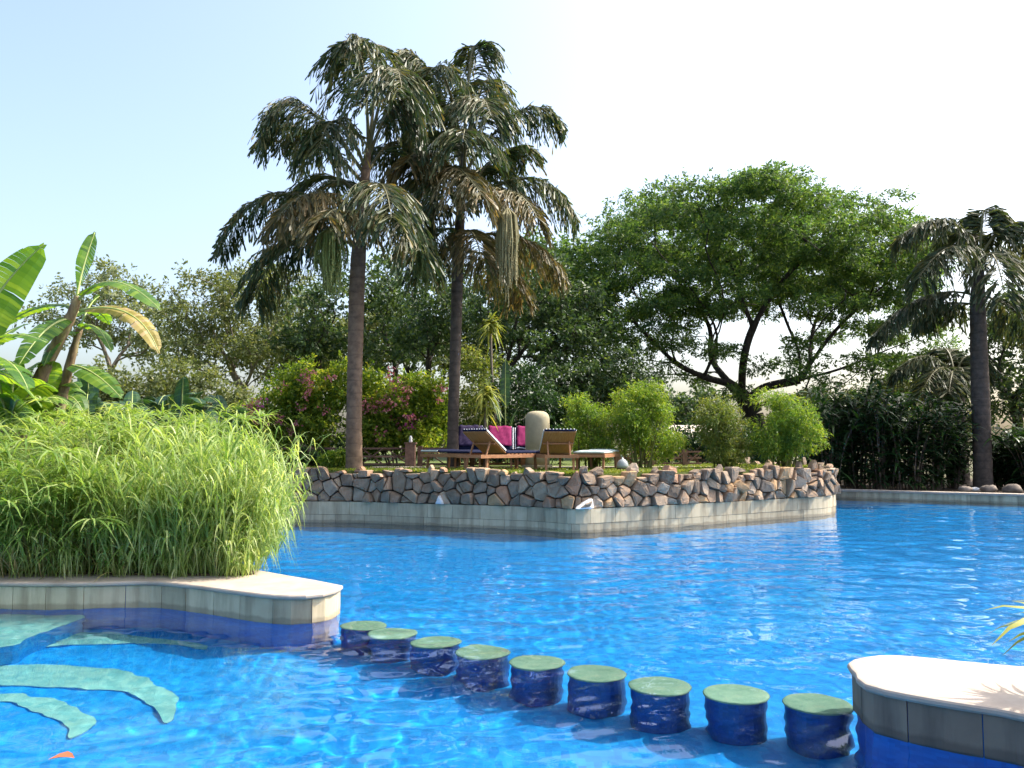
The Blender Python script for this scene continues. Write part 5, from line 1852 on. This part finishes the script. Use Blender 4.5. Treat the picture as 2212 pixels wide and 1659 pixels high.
def towel(label, x, y, back, mat):
    """folded over the raised back, falling on to the seat; faces -Y"""
    t0 = 0.2
    h = LAWN + 0.34 + 0.018
    pr = []
    for s in np.linspace(0, 1, 10):
        xx = 0.12 + s * 0.66
        pr.append((y + t0 + xx * math.cos(back) - 0.105 * math.sin(back), h + xx * math.sin(back) + 0.105 * math.cos(back)))
    V, F = [], []
    nx = 10
    for i, (yy, zz) in enumerate(pr):
        for j in range(nx + 1):
            xx = -0.29 + 0.58 * j / nx
            wv = 0.008 * math.sin(j * 1.9 + i * 0.7) + 0.006 * math.sin(i * 2.2 + j)
            V.append((x + xx, yy - wv - 0.005, zz + wv))
    for i in range(len(pr) - 1):
        for j in range(nx):
            a = i * (nx + 1) + j
            F.append((a, a + 1, a + nx + 2, a + nx + 1))
    o = link('towel', V, F, M[mat], smooth=True, origin=(x, y, h))
    md = o.modifiers.new('thickness', 'SOLIDIFY')
    md.thickness = 0.012
    tag(o, label, 'towel')


towel('magenta towel draped on the lounger back next to the purple towel', LA[0], LA[1], 0.85, 'magenta')
towel('magenta towel draped on the lounger back next to the stone pillar', LA[0] + 0.72, LA[1], 0.85, 'magenta')
towel('dark purple towel draped on a lounger back', LA[0] - 0.74, LA[1] + 0.1, 0.9, 'purple')
# white towel left on a lounger seat
tp = Vector((LA[0] + 0.72, LA[1] - 0.42, LAWN + 0.34 + 0.092))
V, F = [], []
for i in range(13):
    for j in range(9):
        x, y = -0.3 + 0.05 * i, -0.34 + 0.085 * j
        z = 0.03 + 0.03 * noise.noise((x * 5, y * 5, 1.0)) + 0.02 * math.sin(x * 14 + y * 5)
        V.append((tp.x + x, tp.y + y, tp.z + z))
for i in range(12):
    for j in range(8):
        a = i * 9 + j
        F.append((a, a + 9, a + 10, a + 1))
o = link('towel', V, F, M['white_fabric'], smooth=True, origin=tuple(tp))
md = o.modifiers.new('thickness', 'SOLIDIFY')
md.thickness = 0.02
tag(o, 'crumpled white towel left on a lounger seat', 'towel')

# domed stone pillar
up = at(1161, 1000, 19.2)
urn = thing('stone_pillar', 'round beige stone pillar with a domed top among the loungers', 'pillar', (up.x, 19.2, LAWN))
R0 = 0.285
zt = at(1161, 888, 19.2).z - LAWN
prof = [(R0 + 0.07, 0.0), (R0 + 0.07, 0.07), (R0 + 0.02, 0.075)]
pm = MB().lathe((up.x, 19.2, LAWN), prof, 40)
pm.build('plinth', M['urn'], urn)
prof = [(R0, 0.08), (R0, 0.42), (R0 - 0.006, 0.425), (R0 - 0.006, 0.435), (R0, 0.44), (R0, zt - 0.2)]
prof += [(R0 - 0.02 - (R0 - 0.02) * (1 - math.cos(a)) if False else R0 * (math.cos(a) ** 0.55 if math.cos(a) > 0 else 0), zt - 0.2 + 0.2 * math.sin(a)) for a in np.linspace(0.12, 1.5, 12)]
MB().lathe((up.x, 19.2, LAWN), prof, 48).build('shaft', M['urn'], urn, smooth=True)

# ---- wooden railings with crossed braces
def railing(label, a, b, bays, top=0.45, post_every=2):
    a, b = Vector(a), Vector(b)
    t = thing('wooden_railing', label, 'railing', tuple(a), 'wooden railings at the back of the terrace')
    z = LAWN
    for i in range(bays + 1):
        p = a.lerp(b, i / bays)
        if i % post_every == 0:
            MB().bar((p.x, p.y, z - 0.02), (p.x, p.y, z + top + 0.06), 0.12, 0.12, (0, 1, 0)).build('post', M['fence_wood'], t)
    off = Vector((0, -0.02, 0))
    for hh in (0.06, top * 0.55, top):
        MB().bar((a.x, a.y, z + hh), (b.x, b.y, z + hh), 0.05, 0.045).build('rail', M['fence_wood'], t)
    for i in range(bays):
        p, q = a.lerp(b, (i + 0.06) / bays), a.lerp(b, (i + 0.94) / bays)
        for (s, e, dy) in ((p, q, -0.045), (q, p, 0.045)):
            MB().bar((s.x, s.y + dy, z + 0.05), (e.x, e.y + dy, z + top), 0.03, 0.04, (0, 1, 0)).build('brace', M['fence_wood'], t)


A, B_, C_, D_ = at(560, 1000, 20.6), at(885, 1000, 20.6), at(890, 1000, 20.6), at(1130, 1000, 21.0)
railing('brown crossed wooden railing below the bougainvillea', A, B_, 6)
pz = at(887, 1000, 20.5)
gp = thing('gate_post', 'stout square wooden post where two railings meet', 'post', (pz.x, 20.45, LAWN))
mb = MB().box(pz.x - 0.12, pz.x + 0.12, 20.35, 20.59, LAWN - 0.01, LAWN + 0.56)
mb.build('shaft', M['fence_wood'], gp)
MB().box(pz.x - 0.145, pz.x + 0.145, 20.325, 20.615, LAWN + 0.562, LAWN + 0.6).build('cap', M['fence_wood'], gp)
MB().lathe((pz.x, 20.47, LAWN + 0.6), [(0.035, 0.0), (0.05, 0.03), (0.03, 0.07), (0.045, 0.1), (0.015, 0.17)], 12).build('finial', M['white_stone'], gp, smooth=True)
railing('brown crossed wooden railing running behind the flat navy lounger', Vector((C_.x + 0.2, 20.6, LAWN)), D_, 4)
railing('dark weathered wooden railing between the bamboo shrubs', at(1335, 1000, 21.2), at(1515, 1000, 21.4), 5, 0.36)

# ---- small garden lamp with a milky dome
gl = at(1345, 1005, 17.6)
g = thing('garden_lamp', 'small milky glass dome lamp on the lawn beside the bamboo', 'lamp', (gl.x, 17.6, LAWN))
MB().lathe((gl.x, 17.6, LAWN), [(0.11, -0.01), (0.12, 0.03), (0.1, 0.05)], 20).build('base', M['fence_wood'], g)
MB().lathe((gl.x, 17.6, LAWN + 0.05), [(0.125, 0.0), (0.13, 0.05), (0.11, 0.12), (0.07, 0.17), (0.02, 0.195), (0.012, 0.23)], 20).build('dome', M['glass_white'], g, smooth=True)

# ---- low building with a pale roof far behind
hb = at(1505, 960, 48)
h_ = thing('garden_hut', 'low hut with a pale roof far behind the bamboo', 'hut', (hb.x, 48, 0.2))
x0, x1 = at(1440, 960, 48).x, at(1560, 960, 48).x
MB().box(x0, x1, 47, 51, 0.18, 2.0).build('wall', M['roof'], h_)
rf = MB()
rf.add([(x0 - 0.3, 46.6, 1.98), (x1 + 0.3, 46.6, 1.98), (x1 + 0.3, 51.4, 1.98), (x0 - 0.3, 51.4, 1.98), (x0 + 0.4, 49, 2.75), (x1 - 0.4, 49, 2.75)], [(0, 1, 5, 4), (2, 3, 4, 5), (1, 2, 5), (3, 0, 4), (3, 2, 1, 0)])
rf.build('roof', M['roof'], h_)
MB().box(hb.x - 0.6, hb.x + 0.3, 46.96, 46.995, 0.2, 1.9).build('door', M['fence_wood'], h_)


# ---- boulders at the far pool edge
def boulder(label, p, r, sq=0.7, mat='rock'):
    V, F = [], []
    nu, nv = 14, 8
    for i in range(nv + 1):
        for j in range(nu):
            th, ph = math.pi * i / nv, 2 * math.pi * j / nu
            d = Vector((math.sin(th) * math.cos(ph), math.sin(th) * math.sin(ph), math.cos(th)))
            k = r * (1 + 0.35 * noise.noise(d * 1.6 + Vector(p)) + 0.15 * noise.noise(d * 4 + Vector(p)))
            V.append((p[0] + d.x * k * 1.2, p[1] + d.y * k, p[2] + d.z * k * sq))
    for i in range(nv):
        for j in range(nu):
            a, b = i * nu + j, i * nu + (j + 1) % nu
            F.append((a, a + nu, b + nu, b))
    tag(link('boulder', V, F, M[mat], smooth=True, origin=tuple(p)), label, 'rock', 'rocks at the far pool edge')


for lb, u, v, D, r, m in [('pale rounded rock at the foot of the far palm', 2136, 1052, 24.2, 0.3, 'rock'), ('brown flat rock on the far pool edge', 2186, 1058, 23.8, 0.36, 'rock'),
                          ('small whitish rock touching the far palm trunk', 2106, 1050, 24.6, 0.18, 'white_stone'), ('dark broken rock beside the far coping', 2085, 1056, 24.4, 0.24, 'rock')]:
    p = at(u, v, D)
    r *= 0.65
    boulder(lb, (p.x, D, 0.2 + r * 0.4), r, 0.7, m)
